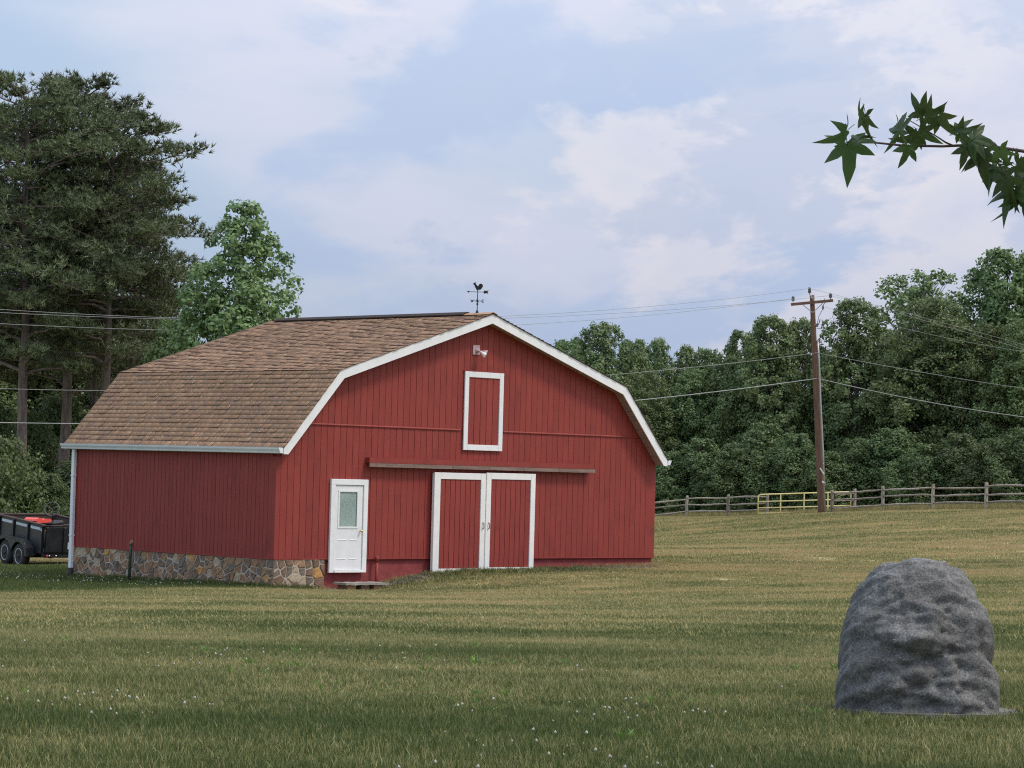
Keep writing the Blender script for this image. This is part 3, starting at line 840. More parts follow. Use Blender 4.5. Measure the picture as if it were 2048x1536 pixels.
        for a, b_ in zip(e[:-1], e[1:]): MB().box(a + .008, b_ - .008, -0.152, -0.1395, sz0 + ti + dz + .003, sz1 - ti + dz - .003).build('door_board', M['red'], lf)
        hx = q - 0.085 if k == 0 else p + 0.085
        MB().tube([(hx, -0.172, 0.72), (hx + .01, -0.21, 0.74), (hx + .012, -0.215, 0.80), (hx + .01, -0.21, 0.86), (hx, -0.172, 0.88)], 0.011, 8).build('handle', M['rust'], lf)
    # track cover over the doors
    tk = MB().box(2.72, 10.42, -0.165, -0.024, 2.278, 2.405).build('door_track', M['red'], barn)
    MB().box(2.70, 10.46, -0.196, -0.166, 2.182, 2.272).build('track_lip', M['track'], tk)
    MB().box(2.76, 10.38, -0.160, -0.10, 2.205, 2.27).build('rail', M['galv'], tk)
    for xx in np.arange(2.9, 10.4, 1.25):
        MB().box(xx, xx + 0.035, -0.202, -0.1965, 2.182, 2.285).build('bracket', M['rust'], tk)
    # floodlights
    fl = MB().cbox(6.12, 6.36, -0.06, -0.036, 5.02, 5.26, 0.01).build('floodlight', M['lamp_pink'], barn)
    MB().lathe([(0.05, 0), (0.05, 0.04), (0.02, 0.05), (0.02, 0.09)], 12, (6.25, -0.06, 5.12), (0, -1, 0)).build('socket_hub', M['lamp_pink'], fl)
    for dr, mt in (((0.85, -0.85, -0.30), M['lamp_pink']), ((0.30, -0.8, -0.62), M['bulb'])):
        lp = MB().lathe([(0.026, 0.0), (0.030, 0.06), (0.045, 0.09), (0.070, 0.17), (0.066, 0.18), (0.0, 0.175)], 16, (6.27, -0.15, 5.11), dr).build('lamp_head', mt, fl)
build_openings()

# ------------------------------------------------------------------ weather vane on the ridge
def build_vane():
    X, Y = barn_xy(W/2, 0.22)
    v = tag(empty('weather_vane', (X, Y, 6.07)), 'black rooster weather vane with arrow on the barn ridge', 'weather vane')
    m = M['black_iron']
    MB().lathe([(0.045, -0.02), (0.030, 0.05), (0.013, 0.09)], 12).build('base', m, v)
    MB().tube([(0, 0, 0.08), (0, 0, 0.56)], 0.0105, 8).build('rod', m, v)
    MB().lathe([(0.0, 0.205), (0.022, 0.217), (0.028, 0.235), (0.022, 0.253), (0.0, 0.265)], 12).build('globe', m, v)
    MB().lathe([(0.012, 0.28), (0.032, 0.31), (0.012, 0.35)], 12).build('collar', m, v)
    MB().tube([(-0.12, 0, 0.31), (0.12, 0, 0.31)], 0.008, 6).build('direction_arm', m, v)
    MB().tube([(0, -0.12, 0.31), (0, 0.12, 0.31)], 0.008, 6).build('direction_arm', m, v)
    def letter(strokes, loc, rz, s=0.058):
        mb = MB()
        for (a, b_) in strokes:
            a = Vector((a[0]*s, 0, a[1]*s)); b_ = Vector((b_[0]*s, 0, b_[1]*s))
            t = (b_ - a).normalized(); n = Vector((-t.z, 0, t.x))*0.0075
            mb.add([p + q + w for w in (Vector((0, -.004, 0)), Vector((0, .004, 0))) for p, q in ((a - t*.006, n), (b_ + t*.006, n), (b_ + t*.006, -n), (a - t*.006, -n))],
                   [(0, 1, 2, 3), (7, 6, 5, 4), (0, 4, 5, 1), (1, 5, 6, 2), (2, 6, 7, 3), (3, 7, 4, 0)])
        mb.build('letter', m, v, loc=loc, rot=(0, 0, rz))
    letter([((-.5, .5), (-.25, -.5)), ((-.25, -.5), (0, .3)), ((0, .3), (.25, -.5)), ((.25, -.5), (.5, .5))], (-0.135, 0, 0.31), 0)
    letter([((-.35, -.5), (-.35, .5)), ((-.35, .5), (.4, .5)), ((-.35, 0), (.25, 0)), ((-.35, -.5), (.4, -.5))], (0.135, 0, 0.31), 0)
    letter([((-.4, -.5), (-.4, .5)), ((-.4, .5), (.4, -.5)), ((.4, -.5), (.4, .5))], (0.02, 0.135, 0.31), PI/2)
    letter([((.4, .45), (-.4, .45)), ((-.4, .45), (-.4, 0)), ((-.4, 0), (.4, 0)), ((.4, 0), (.4, -.45)), ((.4, -.45), (-.4, -.45))], (-0.02, -0.135, 0.31), PI/2)
    def plate(name, poly, loc=(0, 0, 0)):
        MB().prism(poly, -0.005, 0.005).build(name, m, v, loc=loc)
    MB().tube([(-0.20, 0, 0.535), (0.20, 0, 0.535)], 0.007, 6).build('arrow_shaft', m, v)
    plate('arrow_head', [(-.27, .535), (-.225, .56), (-.21, .545), (-.19, .542), (-.19, .528), (-.21, .525), (-.225, .51)])
    plate('arrow_tail', [(.14, .535), (.155, .565), (.18, .578), (.205, .565), (.235, .570), (.275, .590), (.262, .560), (.245, .540), (.262, .515), (.265, .488), (.235, .505), (.20, .505), (.175, .492), (.152, .510)])
    plate('rooster', [(.0, .53), (.012, .575), (.035, .60), (.05, .57), (.062, .60), (.078, .585), (.085, .625), (.10, .61), (.108, .65), (.125, .66), (.128, .70), (.105, .735), (.07, .745), (.035, .73), (.018, .70),
                      (.005, .675), (-.02, .70), (-.045, .725), (-.055, .745), (-.045, .765), (-.065, .775), (-.08, .768), (-.10, .76), (-.108, .745), (-.135, .735), (-.108, .725), (-.10, .70), (-.088, .70), (-.075, .67), (-.06, .635), (-.03, .59), (-.01, .56)])
build_vane()

# ------------------------------------------------------------------ small things by the barn
def barn_thing(name, x, y, label, cat, z=None):
    X, Y = barn_xy(x, y)
    return tag(empty(name, (X, Y, gz(X, Y) if z is None else z), BROT), label, cat)

st = barn_thing('door_step', 2.32, -0.42, 'weathered grey slab step on blocks below the white door', 'step', -0.655)
mb = MB()
n_ = 14; top_ = [( -0.66 + 1.34*i/n_, 0.115 + 0.006*math.sin(i*1.7)) for i in range(n_ + 1)]
mb.prism([(x, z) for x, z in top_] + [(x, z - 0.055) for x, z in top_[::-1]], -0.24, 0.24)
mb.build('slab', M['slab'], st)
for xx in (-0.42, 0.0, 0.40): MB().cbox(xx - 0.13, xx + 0.13, -0.18, 0.20, -0.12, 0.055, 0.012).build('block', M['stone'], st)

pp = barn_thing('standpipe', 3.10, -0.10, 'slim red painted pipe rising beside the white door', 'pipe')
MB().tube([(0, 0, -0.2), (0, 0, 0.66)], 0.038, 12).build('pipe', M['red'], pp)
MB().lathe([(0.046, 0.60), (0.048, 0.70), (0.040, 0.735), (0.0, 0.74)], 12).build('cap', M['red'], pp)
pp = barn_thing('standpipe', -0.34, 5.05, 'dark green capped pipe standing in front of the stone foundation', 'pipe')
MB().tube([(0, 0, -0.2), (0.01, 0.0, 0.62), (0.025, 0, 0.93)], 0.038, 12).build('pipe', M['pipe_green'], pp)
MB().lathe([(0.052, 0.0), (0.056, 0.05), (0.05, 0.10), (0.0, 0.11)], 12, (0.025, 0, 0.90), (0.25, -0.1, 1)).build('cap', M['rust'], pp)

# ------------------------------------------------------------------ moulded rock cover
def build_rock():
    c = at(1838, 1421, 18.6); base = gz(c.x, c.y)
    s = 18.6/FPX
    r = tag(empty('rock_cover', (c.x, c.y, base - 0.01), 0.0), 'large grey moulded rock cover standing on the lawn', 'rock cover')
    prof = [(-161, 0), (-163, 60), (-161, 110), (-155, 165), (-146, 205), (-128, 245), (-98, 277), (-55, 298), (-5, 306), (45, 300), (85, 278), (112, 240), (128, 190), (140, 130), (149, 60), (153, 0)]
    H = 306.0
    # left and right half widths by height
    lf = sorted([(z, -x) for x, z in prof if x < 0]); rg = sorted([(z, x) for x, z in prof if x > 0])
    nu, nv = 150, 90
    th = np.linspace(0, 2*PI, nu, endpoint=False); hs = H*np.sin(np.linspace(0, PI/2, nv))
    lw = np.interp(hs, [a for a, _ in lf] + [H], [b_ for _, b_ in lf] + [0]); rw = np.interp(hs, [a for a, _ in rg] + [H], [b_ for _, b_ in rg] + [0])
    cap = np.sqrt(np.clip(1 - np.clip((hs - 270)/36.1, 0, 1)**2, 0, 1))
    V = []
    for j in range(nv):
        f = math.sqrt(max(0.0, 1 - (hs[j]/H)**3.2))
        hw = (lw[j] + rw[j])/2; cx = (rw[j] - lw[j])/2
        hw = hw if hs[j] < 255 else min(hw, hw)*1.0
        dp = 112*f
        n_ = 2.5
        cs, sn = np.cos(th), np.sin(th)
        x = np.sign(cs)*np.abs(cs)**(2/n_)*hw*(1 if hs[j] < H - 1e-3 else 0) + cx
        y = np.sign(sn)*np.abs(sn)**(2/n_)*dp + 14*hs[j]/H
        V.append(np.c_[x, y, np.full(nu, hs[j])])
    V = np.concatenate(V)
    # folds and hollows pressed into the shell
    d = (fbm(V[:, 0]/62 + 5, V[:, 2]/46 + V[:, 1]/70 + 2, 3) - 0.5)*66
    rd = np.abs(fbm(V[:, 0]/95 + V[:, 2]/240 + 11, V[:, 2]/42 - V[:, 0]/210 + V[:, 1]/80, 3) - 0.5)
    d += -np.exp(-(rd/0.035)**2)*6
    rd = np.abs(fbm(V[:, 0]/70 + 31, V[:, 2]/85 + V[:, 1]/80 + 7, 3) - 0.5)
    d += -np.exp(-(rd/0.04)**2)*6
    d += (fbm(V[:, 0]/14, V[:, 2]/14 + V[:, 1]/15, 3) - 0.5)*4
    cen = np.c_[np.zeros(len(V)), np.full(len(V), 8.0), np.full(len(V), 110.0)]
    dirn = V - cen; dirn[:, 2] *= 0.5; dirn /= np.linalg.norm(dirn, axis=1)[:, None]
    lim = np.clip(V[:, 2]/20, 0.25, 1)[:, None]
    side = np.clip(np.abs(dirn[:, 1]), 0.5, 1)[:, None]           # keep the outline, work the face
    V = V + dirn*d[:, None]*lim*side
    V[:, 2] *= 1.035; V[:, 0] *= 1.02
    V *= s
    F = []
    for j in range(nv - 1):
        k = np.arange(nu); F.append(np.c_[j*nu + k, j*nu + (k + 1) % nu, (j+1)*nu + (k + 1) % nu, (j+1)*nu + k])
    link('shell', np_mesh('rock_shell', V, np.concatenate(F), M['rock'], True), r)
    # flat rim around the foot
    mb = MB(); ring = []
    for k in range(48):
        w = 2*PI*k/48; wob = 1 + 0.04*math.sin(3*w + 1) + 0.02*math.sin(7*w)
        ring.append((math.copysign(abs(math.cos(w))**0.75, math.cos(w))*(192 if math.cos(w) > 0 else 168)*s*wob, math.copysign(abs(math.sin(w))**0.8, math.sin(w))*128*s*wob))
    mb.prism(ring, 0.030, 0.054, 'z').build('rim', M['rock'], r)
build_rock()

# ------------------------------------------------------------------ utility pole and lines
PY = 138.0
def build_pole():
    b_ = at(1645, 1028, PY); b_.z = gz(b_.x, b_.y)
    t = at(1624, 590, PY)
    p = tag(empty('utility_pole', b_), 'leaning brown wooden utility pole with crossarm at the yellow gate', 'utility pole')
    B = lambda q: Vector(q) - b_
    n = 14; pts = [Vector((0, 0, -0.5)).lerp(B(t), i/n) for i in range(n + 1)]
    MB().tube(pts, [0.205 - 0.085*i/n for i in range(n + 1)], 14).build('shaft', M['pole_wood'], p)
    def q(px, py, dy=0): return B(at(px, py, PY + dy))
    a0, a1 = q(1582, 609, -0.18), q(1666, 601, -0.18)
    def bar(a, c, w, h):
        t_ = (c - a).normalized(); s_ = t_.cross(Vector((0, 0, 1))).normalized()*w/2; u_ = s_.cross(t_).normalized()*h/2
        return MB().add([e + i*s_ + j*u_ for e in (a, c) for i, j in ((-1, -1), (1, -1), (1, 1), (-1, 1))], [(0, 1, 2, 3), (7, 6, 5, 4), (0, 4, 5, 1), (1, 5, 6, 2), (2, 6, 7, 3), (3, 7, 4, 0)])
    bar(a0, a1, 0.10, 0.145).build('crossarm', M['pole_wood'], p)
    bar(q(1606, 610, -.26), q(1625, 625, -.18), 0.012, 0.045).build('brace', M['galv'], p)
    bar(q(1646, 606, -.26), q(1626, 625, -.18), 0.012, 0.045).build('brace', M['galv'], p)
    def insulator(base, h=0.30):
        MB().lathe([(0.02, -0.02), (0.02, 0.06), (0.085, 0.07), (0.075, 0.13), (0.090, 0.14), (0.075, 0.20), (0.085, 0.21), (0.055, h), (0.0, h + 0.01)], 14, base).build('insulator', M['porcelain'], p)
    ends = [q(1586, 604, -.18), q(1661, 598, -.18), q(1619, 586, -.10)]
    insulator(ends[0]); insulator(ends[1]); insulator(ends[2] + Vector((0, 0, -0.06)), 0.36)
    MB().tube([q(1625, 600, -.15), q(1622, 592, -.14), ends[2] + Vector((0, 0, -0.05))], 0.03, 8).build('pin_bracket', M['galv'], p)
    MB().tube([q(1635.5, 680, -.12), q(1638, 720, -.15), q(1641, 800, -.18), q(1646, 900, -.22), q(1650.5, 1027, -.26)], 0.045, 10).build('conduit', M['galv'], p)
    MB().lathe([(0.035, 0), (0.06, 0.03), (0.04, 0.07), (0.055, 0.10), (0.04, 0.14), (0.055, 0.17), (0.03, 0.22)], 12, q(1646, 619, -.2)).build('fuse_cutout', M['porcelain'], p)
    MB().tube([q(1645, 612, -.2), q(1650, 606, -.2), q(1649, 597, -.2)], 0.016, 6).build('jumper', M['black_iron'], p)
    MB().tube([q(1645, 619, -.2), q(1638, 632, -.2), q(1634, 650, -.2)], 0.013, 6).build('jumper', M['black_iron'], p)
    MB().tube([q(1637, 650, -.2), q(1640, 639, -.2), q(1644, 640, -.2), q(1647, 655, -.2), q(1649, 665, -.2), q(1645, 673, -.2), q(1636, 679, -.15)], 0.022, 8).build('jumper', M['rubber'], p)
    MB().lathe([(0.05, 0), (0.06, 0.05), (0.045, 0.10), (0.06, 0.13), (0.04, 0.18)], 12, q(1634, 654, -.15)).build('arrester', M['porcelain'], p)
    bar(q(1633, 657, -.15), q(1645, 657, -.2), 0.03, 0.03).build('bracket', M['galv'], p)
    bar(q(1640, 936, -.22), q(1648, 948, -.26), 0.05, 0.06).build('conduit_strap', M['white_worn'], p)
    bar(q(1644, 963, -.24), q(1650, 966, -.26), 0.05, 0.09).build('conduit_strap', M['white_worn'], p)
build_pole()

def cable(name, label, pts, A, Bp, rad, mat, t1, grp=None):
    """a sagging line in the vertical plane through A and Bp; its height follows the sightings pts"""
    A = Vector((A[0], A[1])); Bp = Vector((Bp[0], Bp[1])); d = Bp - A
    T, Z = [], []
    for px, py in pts:
        r = ray(px, py)
        # s*r.xy = A + t*d
        det = r.x*(-d.y) + d.x*r.y
        s = (A.x*(-d.y) + d.x*A.y)/det
        t = ((r.x*s - A.x)*d.x + (r.y*s - A.y)*d.y)/d.length_squared
        T.append(t); Z.append(CAM.z + r.z*s)
    co = np.polyfit(T, Z, 2 if len(T) > 2 else 1, w=[4] + [1]*(len(T) - 1))
    n = 40; t0 = T[0]
    P = [Vector((A.x + d.x*t, A.y + d.y*t, float(np.polyval(co, t)))) for t in [t0 + (t1 - t0)*i/n for i in range(n + 1)]]
    o = MB().tube(P, rad, 6).build(name, mat)
    tag(o, label, 'cable', grp)
LA, LB = (16.0, PY), (-20.9, 109.0)
RA, RB = (16.0, PY), (28.7, 150.0)
cable('power_line', 'highest thin wire running left from the pole top past the barn', [(1618, 577), (1360, 607), (1012, 632), (379, 637.5), (0, 618.5)], LA, LB, 0.009, M['wire'], 1.5)
cable('power_line', 'thin wire running left from the right end of the crossarm', [(1661, 591), (1360, 618), (1012, 634.5), (379, 643), (0, 623)], LA, LB, 0.009, M['wire'], 1.5)
cable('power_line', 'thin wire running left from the left end of the crossarm', [(1586, 597), (1360, 626), (1043, 648), (379, 662), (0, 647)], LA, LB, 0.009, M['wire'], 1.5)
cable('neutral_line', 'pale thin wire tied halfway up the pole, running left behind the barn', [(1631, 706), (1240, 748), (205, 782), (0, 777)], LA, LB, 0.011, M['wire_pale'], 1.5)
cable('telephone_cable', 'thick pale cable on the pole running left behind the barn', [(1633, 757), (1280, 800), (160, 848), (0, 845)], LA, LB, 0.022, M['wire_pale'], 1.5)
cable('power_line', 'highest thin wire running right from the pole top over the trees', [(1620, 577), (1760, 612), (1868, 641), (1985, 672)], RA, RB, 0.008, M['wire'], 1.8)
cable('power_line', 'thin wire running right from the right end of the crossarm', [(1661, 591), (1760, 616), (1868, 647), (1985, 680)], RA, RB, 0.008, M['wire'], 1.8)
cable('power_line', 'thin wire running right from below the crossarm across the trees', [(1650, 614), (1835, 663), (2008, 697)], RA, RB, 0.008, M['wire'], 1.8)
cable('neutral_line', 'pale thin wire tied halfway up the pole, running right past the trees', [(1631, 705), (1835, 743), (2048, 777)], RA, RB, 0.011, M['wire_pale'], 1.8)
cable('telephone_cable', 'thick pale cable on the pole running right past the trees', [(1636, 757), (1835, 800), (2048, 834)], RA, RB, 0.021, M['wire_pale'], 1.8)

# ------------------------------------------------------------------ split rail fence and gate
def fence_Y(px): return float(np.interp(px, [1250, 1320, 1462, 1522, 1670, 1771, 1871, 1977, 2100, 2260], [165, 160, 150, 146, 139, 133, 128, 123.5, 118, 112]))
def ground_at_px(px, Y):
    x = (px - 1024)/FPX*Y + 0.027*0.25
    return Vector((x, Y, gz(x, Y)))
def fence_post(parent, p, h, lean=0.0):
    w = 0.092
    V = []; F = []
    for k, z in enumerate((-0.3, h*0.5, h - 0.06, h)):
        ww = w*(1 if k < 3 else 0.72); jx, jy = random.uniform(-.012, .012), random.uniform(-.012, .012)
        for a in range(6):
            an = a*PI/3 + 0.3; V.append((ww*math.cos(an)*random.uniform(.85, 1.15) + jx + lean*z, ww*math.sin(an)*random.uniform(.85, 1.15) + jy, z))
    for k in range(3):
        for a in range(6): F.append((k*6 + a, k*6 + (a+1) % 6, (k+1)*6 + (a+1) % 6, (k+1)*6 + a))
    F.append((18, 19, 20, 21, 22, 23))
    MB().add(V, F).build('post', M['fence_wood'], parent, loc=p)
def fence_rail(parent, a, b_, r=0.05):
    n = 7; P, R_ = [], []
    sag = random.uniform(-0.035, 0.035)
    for i in range(n + 1):
        t = i/n; q = Vector(a).lerp(Vector(b_), t)
        q.z += sag*math.sin(PI*t) + random.uniform(-.012, .012); q.y += random.uniform(-.012, .012)
        P.append(q); R_.append(r*(0.62 + 0.45*math.sin(PI*min(1, max(0, t*0.9 + .05))))*random.uniform(.88, 1.12))
    MB().tube(P, R_, 5).build('rail', M['fence_wood'], parent)
def build_fence(pxs, name, label, heights=None):
    ps = [ground_at_px(px, fence_Y(px)) for px in pxs]
    root = tag(empty(name, ps[0]), label, 'fence')
    for p in ps: fence_post(root, p - ps[0], random.uniform(1.20, 1.30), random.uniform(-.02, .02))
    for a, b_ in zip(ps[:-1], ps[1:]):
        for h in (0.32, 0.70, 1.05):
            fence_rail(root, a - ps[0] + Vector((0, 0, h + random.uniform(-.04, .04))), b_ - ps[0] + Vector((0, 0, h + random.uniform(-.04, .04))))
build_fence([1215, 1296, 1379, 1462, 1541], 'rail_fence', 'grey split rail fence between the barn corner and the yellow gate')
build_fence([1670, 1771, 1871, 1977, 2086, 2200], 'rail_fence', 'grey split rail fence running right from behind the utility pole')

def build_gate():
    a = ground_at_px(1522, 144.5); b_ = ground_at_px(1707, 141.5)
    g = tag(empty('field_gate', a), 'yellow tubular steel field gate behind the utility pole', 'gate')
    d = b_ - a; d.z = 0; ln = d.length; ux = d.normalized()
    def P(s, z): return ux*s + Vector((0, 0, z + (b_.z - a.z)*s/ln*0.9))
    z0, z1 = 0.17, 1.18; r = 0.034; c = 0.14
    mb = MB()
    mb.tube([P(0, z0), P(0, z1 - c), P(c*0.3, z1 - c*0.3), P(c, z1), P(ln*0.5, z1), P(ln - c, z1), P(ln - c*.3, z1 - c*.3), P(ln, z1 - c), P(ln, z0)], r, 8).build('frame', M['yellow'], g)
    for z in (z0, 0.46, 0.80): MB().tube([P(0, z), P(ln/2, z - 0.01), P(ln, z)], r*0.9, 8).build('bar', M['yellow'], g)
    for f in (0.245, 0.50, 0.755): MB().cbox(-0.035, 0.035, -0.012, 0.012, z0 - .02, z1 + .01, 0.004).build('upright', M['yellow'], g, loc=P(ln*f, 0) + Vector((0, -0.03, 0)))
    for s, nm in ((-0.16, 'latch'), (ln + 0.16, 'hinge')):
        pass
    pst = tag(empty('gate_post', b_ + ux*0.22 + Vector((0, 0.1, 0))), 'weathered brown post at the hinge end of the yellow gate', 'post')
    fence_post(pst, Vector((0, 0, 0)), 1.32, 0.01)
    fence_rail(pst, (-1.3, -2.2, 1.02), (0, 0, 1.08)); fence_rail(pst, (-1.3, -2.2, 0.66), (0, 0, 0.72)); fence_rail(pst, (-1.3, -2.2, 0.22), (0, 0, 0.12))
build_gate()

# ------------------------------------------------------------------ dump trailer with a garden tractor in its bed
def build_trailer():
    a = math.radians(37)
    rear = at(85, 1049, 80.0)
    # local axes: +x along the tailgate (to the right), +y towards the front; near rear corner at the origin
    g = gz(rear.x - 1.0, rear.y + 2)
    t = tag(empty('dump_trailer', (rear.x, rear.y, 0)), 'black tandem axle dump trailer parked beside the barn', 'trailer')
    t.rotation_euler = (math.radians(4.6), 0, a)
    top = rear.z; t.location.z = top - 1.42
    Wd, Ln = 2.05, 3.25
    z0, z1 = 0.62, 1.42
    m = M['trailer_black']
    MB().box(0.0, 0.045, 0.03, Ln - 0.03, z0, z1 - .05).build('side_panel', m, t)
    MB().box(Wd - .045, Wd, 0.03, Ln - 0.03, z0, z1 - .05).build('side_panel', M['trailer_inside'], t)
    MB().box(0.0, Wd, Ln - 0.03, Ln + 0.015, z0, z1 - .05).build('front_panel', M['trailer_inside'], t)
    MB().box(0.0, Wd, 0.0, Ln, z0 - 0.08, z0 - .002).build('floor', m, t)
    for x in (0.022, Wd - 0.022): MB().cbox(x - .045, x + .045, -0.02, Ln + .04, z1 - .05, z1, .008).build('top_rail', M['trailer_inside'], t)
    MB().cbox(0.068, Wd - .068, Ln - .045, Ln + .045, z1 - .05, z1, .008).build('top_rail', M['trailer_inside'], t)
    for yy in (0.07, 0.98, 1.95, 2.90): MB().cbox(-0.05, -0.002, yy - .035, yy + .035, z0 - .06, z1 - .055, .006).build('rib', m, t)
    for y0, y1 in ((0.22, 0.85), (1.10, 1.82), (2.08, 2.78)): MB().box(-0.008, -0.002, y0, y1, z1 - .19, z1 - .11).build('reflective_strip', M['sticker'], t)
    MB().box(-0.056, -0.0505, 0.04, 0.10, z1 - .20, z1 - .12).build('reflector', M['sticker'], t)
    tg = MB().box(0.05, Wd - .05, -0.045, -0.002, z0 - .02, z1 - .08).build('tailgate', m, t)
    for xx in (0.10, Wd/2 - .35, Wd/2 + .35, Wd - .10): MB().cbox(xx - .035, xx + .035, -0.085, -0.0455, z0 - .02, z1 - .08, .006).build('gate_rib', m, tg)
    MB().tube([(0.05, -0.04, z1 - .03), (0.55, -0.04, z1 - .03), (0.62, -0.04, z1 - .0), (Wd - .05, -0.04, z1 - .0)], 0.022, 8).build('gate_bar', M['trailer_inside'], tg)
    MB().box(0.02, Wd - .02, -0.07, 0.10, 0.44, 0.535).build('rear_beam', m, t)
    for xx in (0.12, Wd - .12): MB().lathe([(0.04, 0), (0.045, 0.02), (0.0, 0.03)], 12, (xx, -0.07, 0.49), (0, -1, 0)).build('tail_lamp', M['red_lamp'], t)
    for xx in (0.20, 0.42): MB().lathe([(0.022, 0), (0.02, 0.02), (0.0, 0.022)], 10, (xx, -0.07, 0.50), (0, -1, 0)).build('marker_lamp', M['bulb'], t)
    pl = MB().box(0.80, 1.12, -0.055, -0.047, 0.70, 0.90).build('licence_plate', M['plate'], t)
    ch = random.Random(3)
    for i in range(6):
        x = 0.835 + i*0.042
        MB().box(x, x + ch.choice((.012, .026)), -0.0585, -0.0555, 0.755, 0.755 + ch.choice((.07, .085, .05))).build('plate_mark', M['black_iron'], pl)
    for yy, nm in ((1.02, 0), (1.95, 0)):
        for xx, s in ((-0.16, -1), (Wd + .16, 1)):
            w = empty('wheel', (xx, yy, 0.36), 0, t)
            MB().lathe([(0.22, -0.10), (0.33, -0.115), (0.375, -0.08), (0.385, 0.0), (0.375, 0.08), (0.33, 0.115), (0.22, 0.10)], 28, (0, 0, 0), (1, 0, 0)).build('tyre', M['rubber'], w)
            MB().lathe([(0.05, 0.085*s), (0.10, 0.06*s), (0.19, 0.05*s), (0.215, 0.10*s), (0.235, 0.112*s), (0.235, 0.09*s)], 28, (0, 0, 0), (1, 0, 0)).build('rim', M['silver'], w)
            MB().lathe([(0.06, 0.0), (0.055, 0.12*s), (0.0, 0.125*s)], 14, (0, 0, 0), (1, 0, 0)).build('hub', M['black_iron'], w)
    for x0, x1 in ((-0.30, -0.052), (Wd + .052, Wd + .30)):
        out_ = [(0.42, 0.42), (0.50, 0.66), (0.66, 0.82), (0.90, 0.88), (2.05, 0.88), (2.30, 0.82), (2.46, 0.66), (2.54, 0.42)]
        inn = [(y + (0.02 if y < 1.4 else -.02), z - 0.02) for y, z in out_]
        f = MB().prism(out_ + inn[::-1], x0, x1, 'x').build('fender', m, t)
        MB().prism([(0.44, 0.42), (0.52, 0.65), (0.67, 0.80), (0.90, 0.855), (2.05, 0.855), (2.29, 0.80), (2.44, 0.65), (2.52, 0.42),
                    (2.40, 0.42), (2.34, 0.60), (2.20, 0.74), (1.95, 0.80), (1.72, 0.74), (1.56, 0.60), (1.48, 0.50), (1.40, 0.60), (1.25, 0.74), (1.02, 0.80), (0.78, 0.74), (0.62, 0.60), (0.56, 0.42)], x0 - .004 if x0 < 0 else x1 + .001, x0 - .001 if x0 < 0 else x1 + .004, 'x').build('fender_skirt', m, f)
    for xx in (0.35, Wd - .35): MB().box(xx - .05, xx + .05, 0.1, Ln + 0.2, 0.40, 0.535).build('chassis_rail', m, t)
    MB().tube([(0.35, Ln + .2, 0.47), (Wd/2, Ln + 1.5, 0.42)], 0.06, 6).build('tongue', m, t)
    MB().tube([(Wd - .35, Ln + .2, 0.47), (Wd/2, Ln + 1.5, 0.42)], 0.06, 6).build('tongue', m, t)
    MB().tube([(Wd/2, Ln + 1.35, 0.95), (Wd/2, Ln + 1.35, -0.05)], 0.04, 8).build('jack', m, t)
    for yy in (1.02, 1.95): MB().tube([(-0.16, yy, 0.36), (Wd + .16, yy, 0.36)], 0.04, 8).build('axle', m, t)
    # garden tractor, mostly hidden by the sides
    mw = t.matrix_basis
    f = tag(empty('garden_tractor', mw @ Vector((0.86, 1.66, z0))), 'garden tractor with bright red seat and black steering wheel inside the trailer', 'tractor')
    f.rotation_euler = (math.radians(4.6), 0, a + math.radians(-62))
    # the tractor's own front is its +y
    MB().cbox(-0.26, 0.26, -0.60, 0.80, 0.22, 0.40, 0.04).build('chassis', M['tractor_red'], f)
    MB().cbox(-0.24, 0.24, 0.25, 0.85, 0.40, 0.70, 0.06).build('hood', M['black_iron'], f)
    MB().cbox(-0.40, 0.40, -0.62, -0.20, 0.40, 0.50, 0.04).build('rear_fender', M['tractor_red'], f)
    sp = [(-0.70, 0.66), (-0.74, 0.98), (-0.70, 1.04), (-0.63, 1.02), (-0.58, 0.78), (-0.20, 0.72), (-0.18, 0.66), (-0.24, 0.60), (-0.62, 0.60)]
    MB().prism([(-0.60, 0.70), (-0.64, 0.80), (-0.60, 0.86), (-0.50, 0.885), (-0.36, 0.86), (-0.30, 0.80), (-0.30, 0.72)], -0.23, 0.23, 'x').build('seat_back', M['seat_red'], f)
    MB().prism([(-0.28, 0.70), (-0.28, 0.80), (-0.20, 0.835), (0.10, 0.80), (0.16, 0.76), (0.14, 0.70)], -0.22, 0.22, 'x').build('seat', M['seat_red'], f)
    MB().box(-0.12, 0.12, -0.5, 0.0, 0.5, 0.70).build('seat_mount', M['black_iron'], f)
    sw = empty('steering', (0.0, 0.50, 1.06), 0, f); sw.rotation_euler = (math.radians(62), 0, math.radians(20))
    ring = [(0.225*math.cos(2*PI*k/28), 0.225*math.sin(2*PI*k/28), 0) for k in range(29)]
    MB().tube(ring, 0.020, 8, False).build('steering_wheel', M['dull_grey'], sw)
    for k in range(3):
        w = 2*PI*k/3 - PI/2
        MB().tube([(0, 0, -0.03), (0.22*math.cos(w), 0.22*math.sin(w), 0)], 0.014, 6).build('spoke', M['dull_grey'], sw)
    MB().tube([(0, 0.50, 1.06), (0, 0.56, 0.62)], 0.022, 8).build('steering_column', M['black_iron'], f)
    for xx in (-0.42, 0.42):
        MB().lathe([(0.10, -0.10), (0.22, -0.11), (0.24, 0.0), (0.22, 0.11), (0.10, 0.10)], 20, (xx, -0.48, 0.24), (1, 0, 0)).build('wheel', M['rubber'], f)
        MB().lathe([(0.08, -0.06), (0.16, -0.07), (0.175, 0.0), (0.16, 0.07), (0.08, 0.06)], 18, (xx*.85, 0.62, 0.175), (1, 0, 0)).build('wheel', M['rubber'], f)
build_trailer()

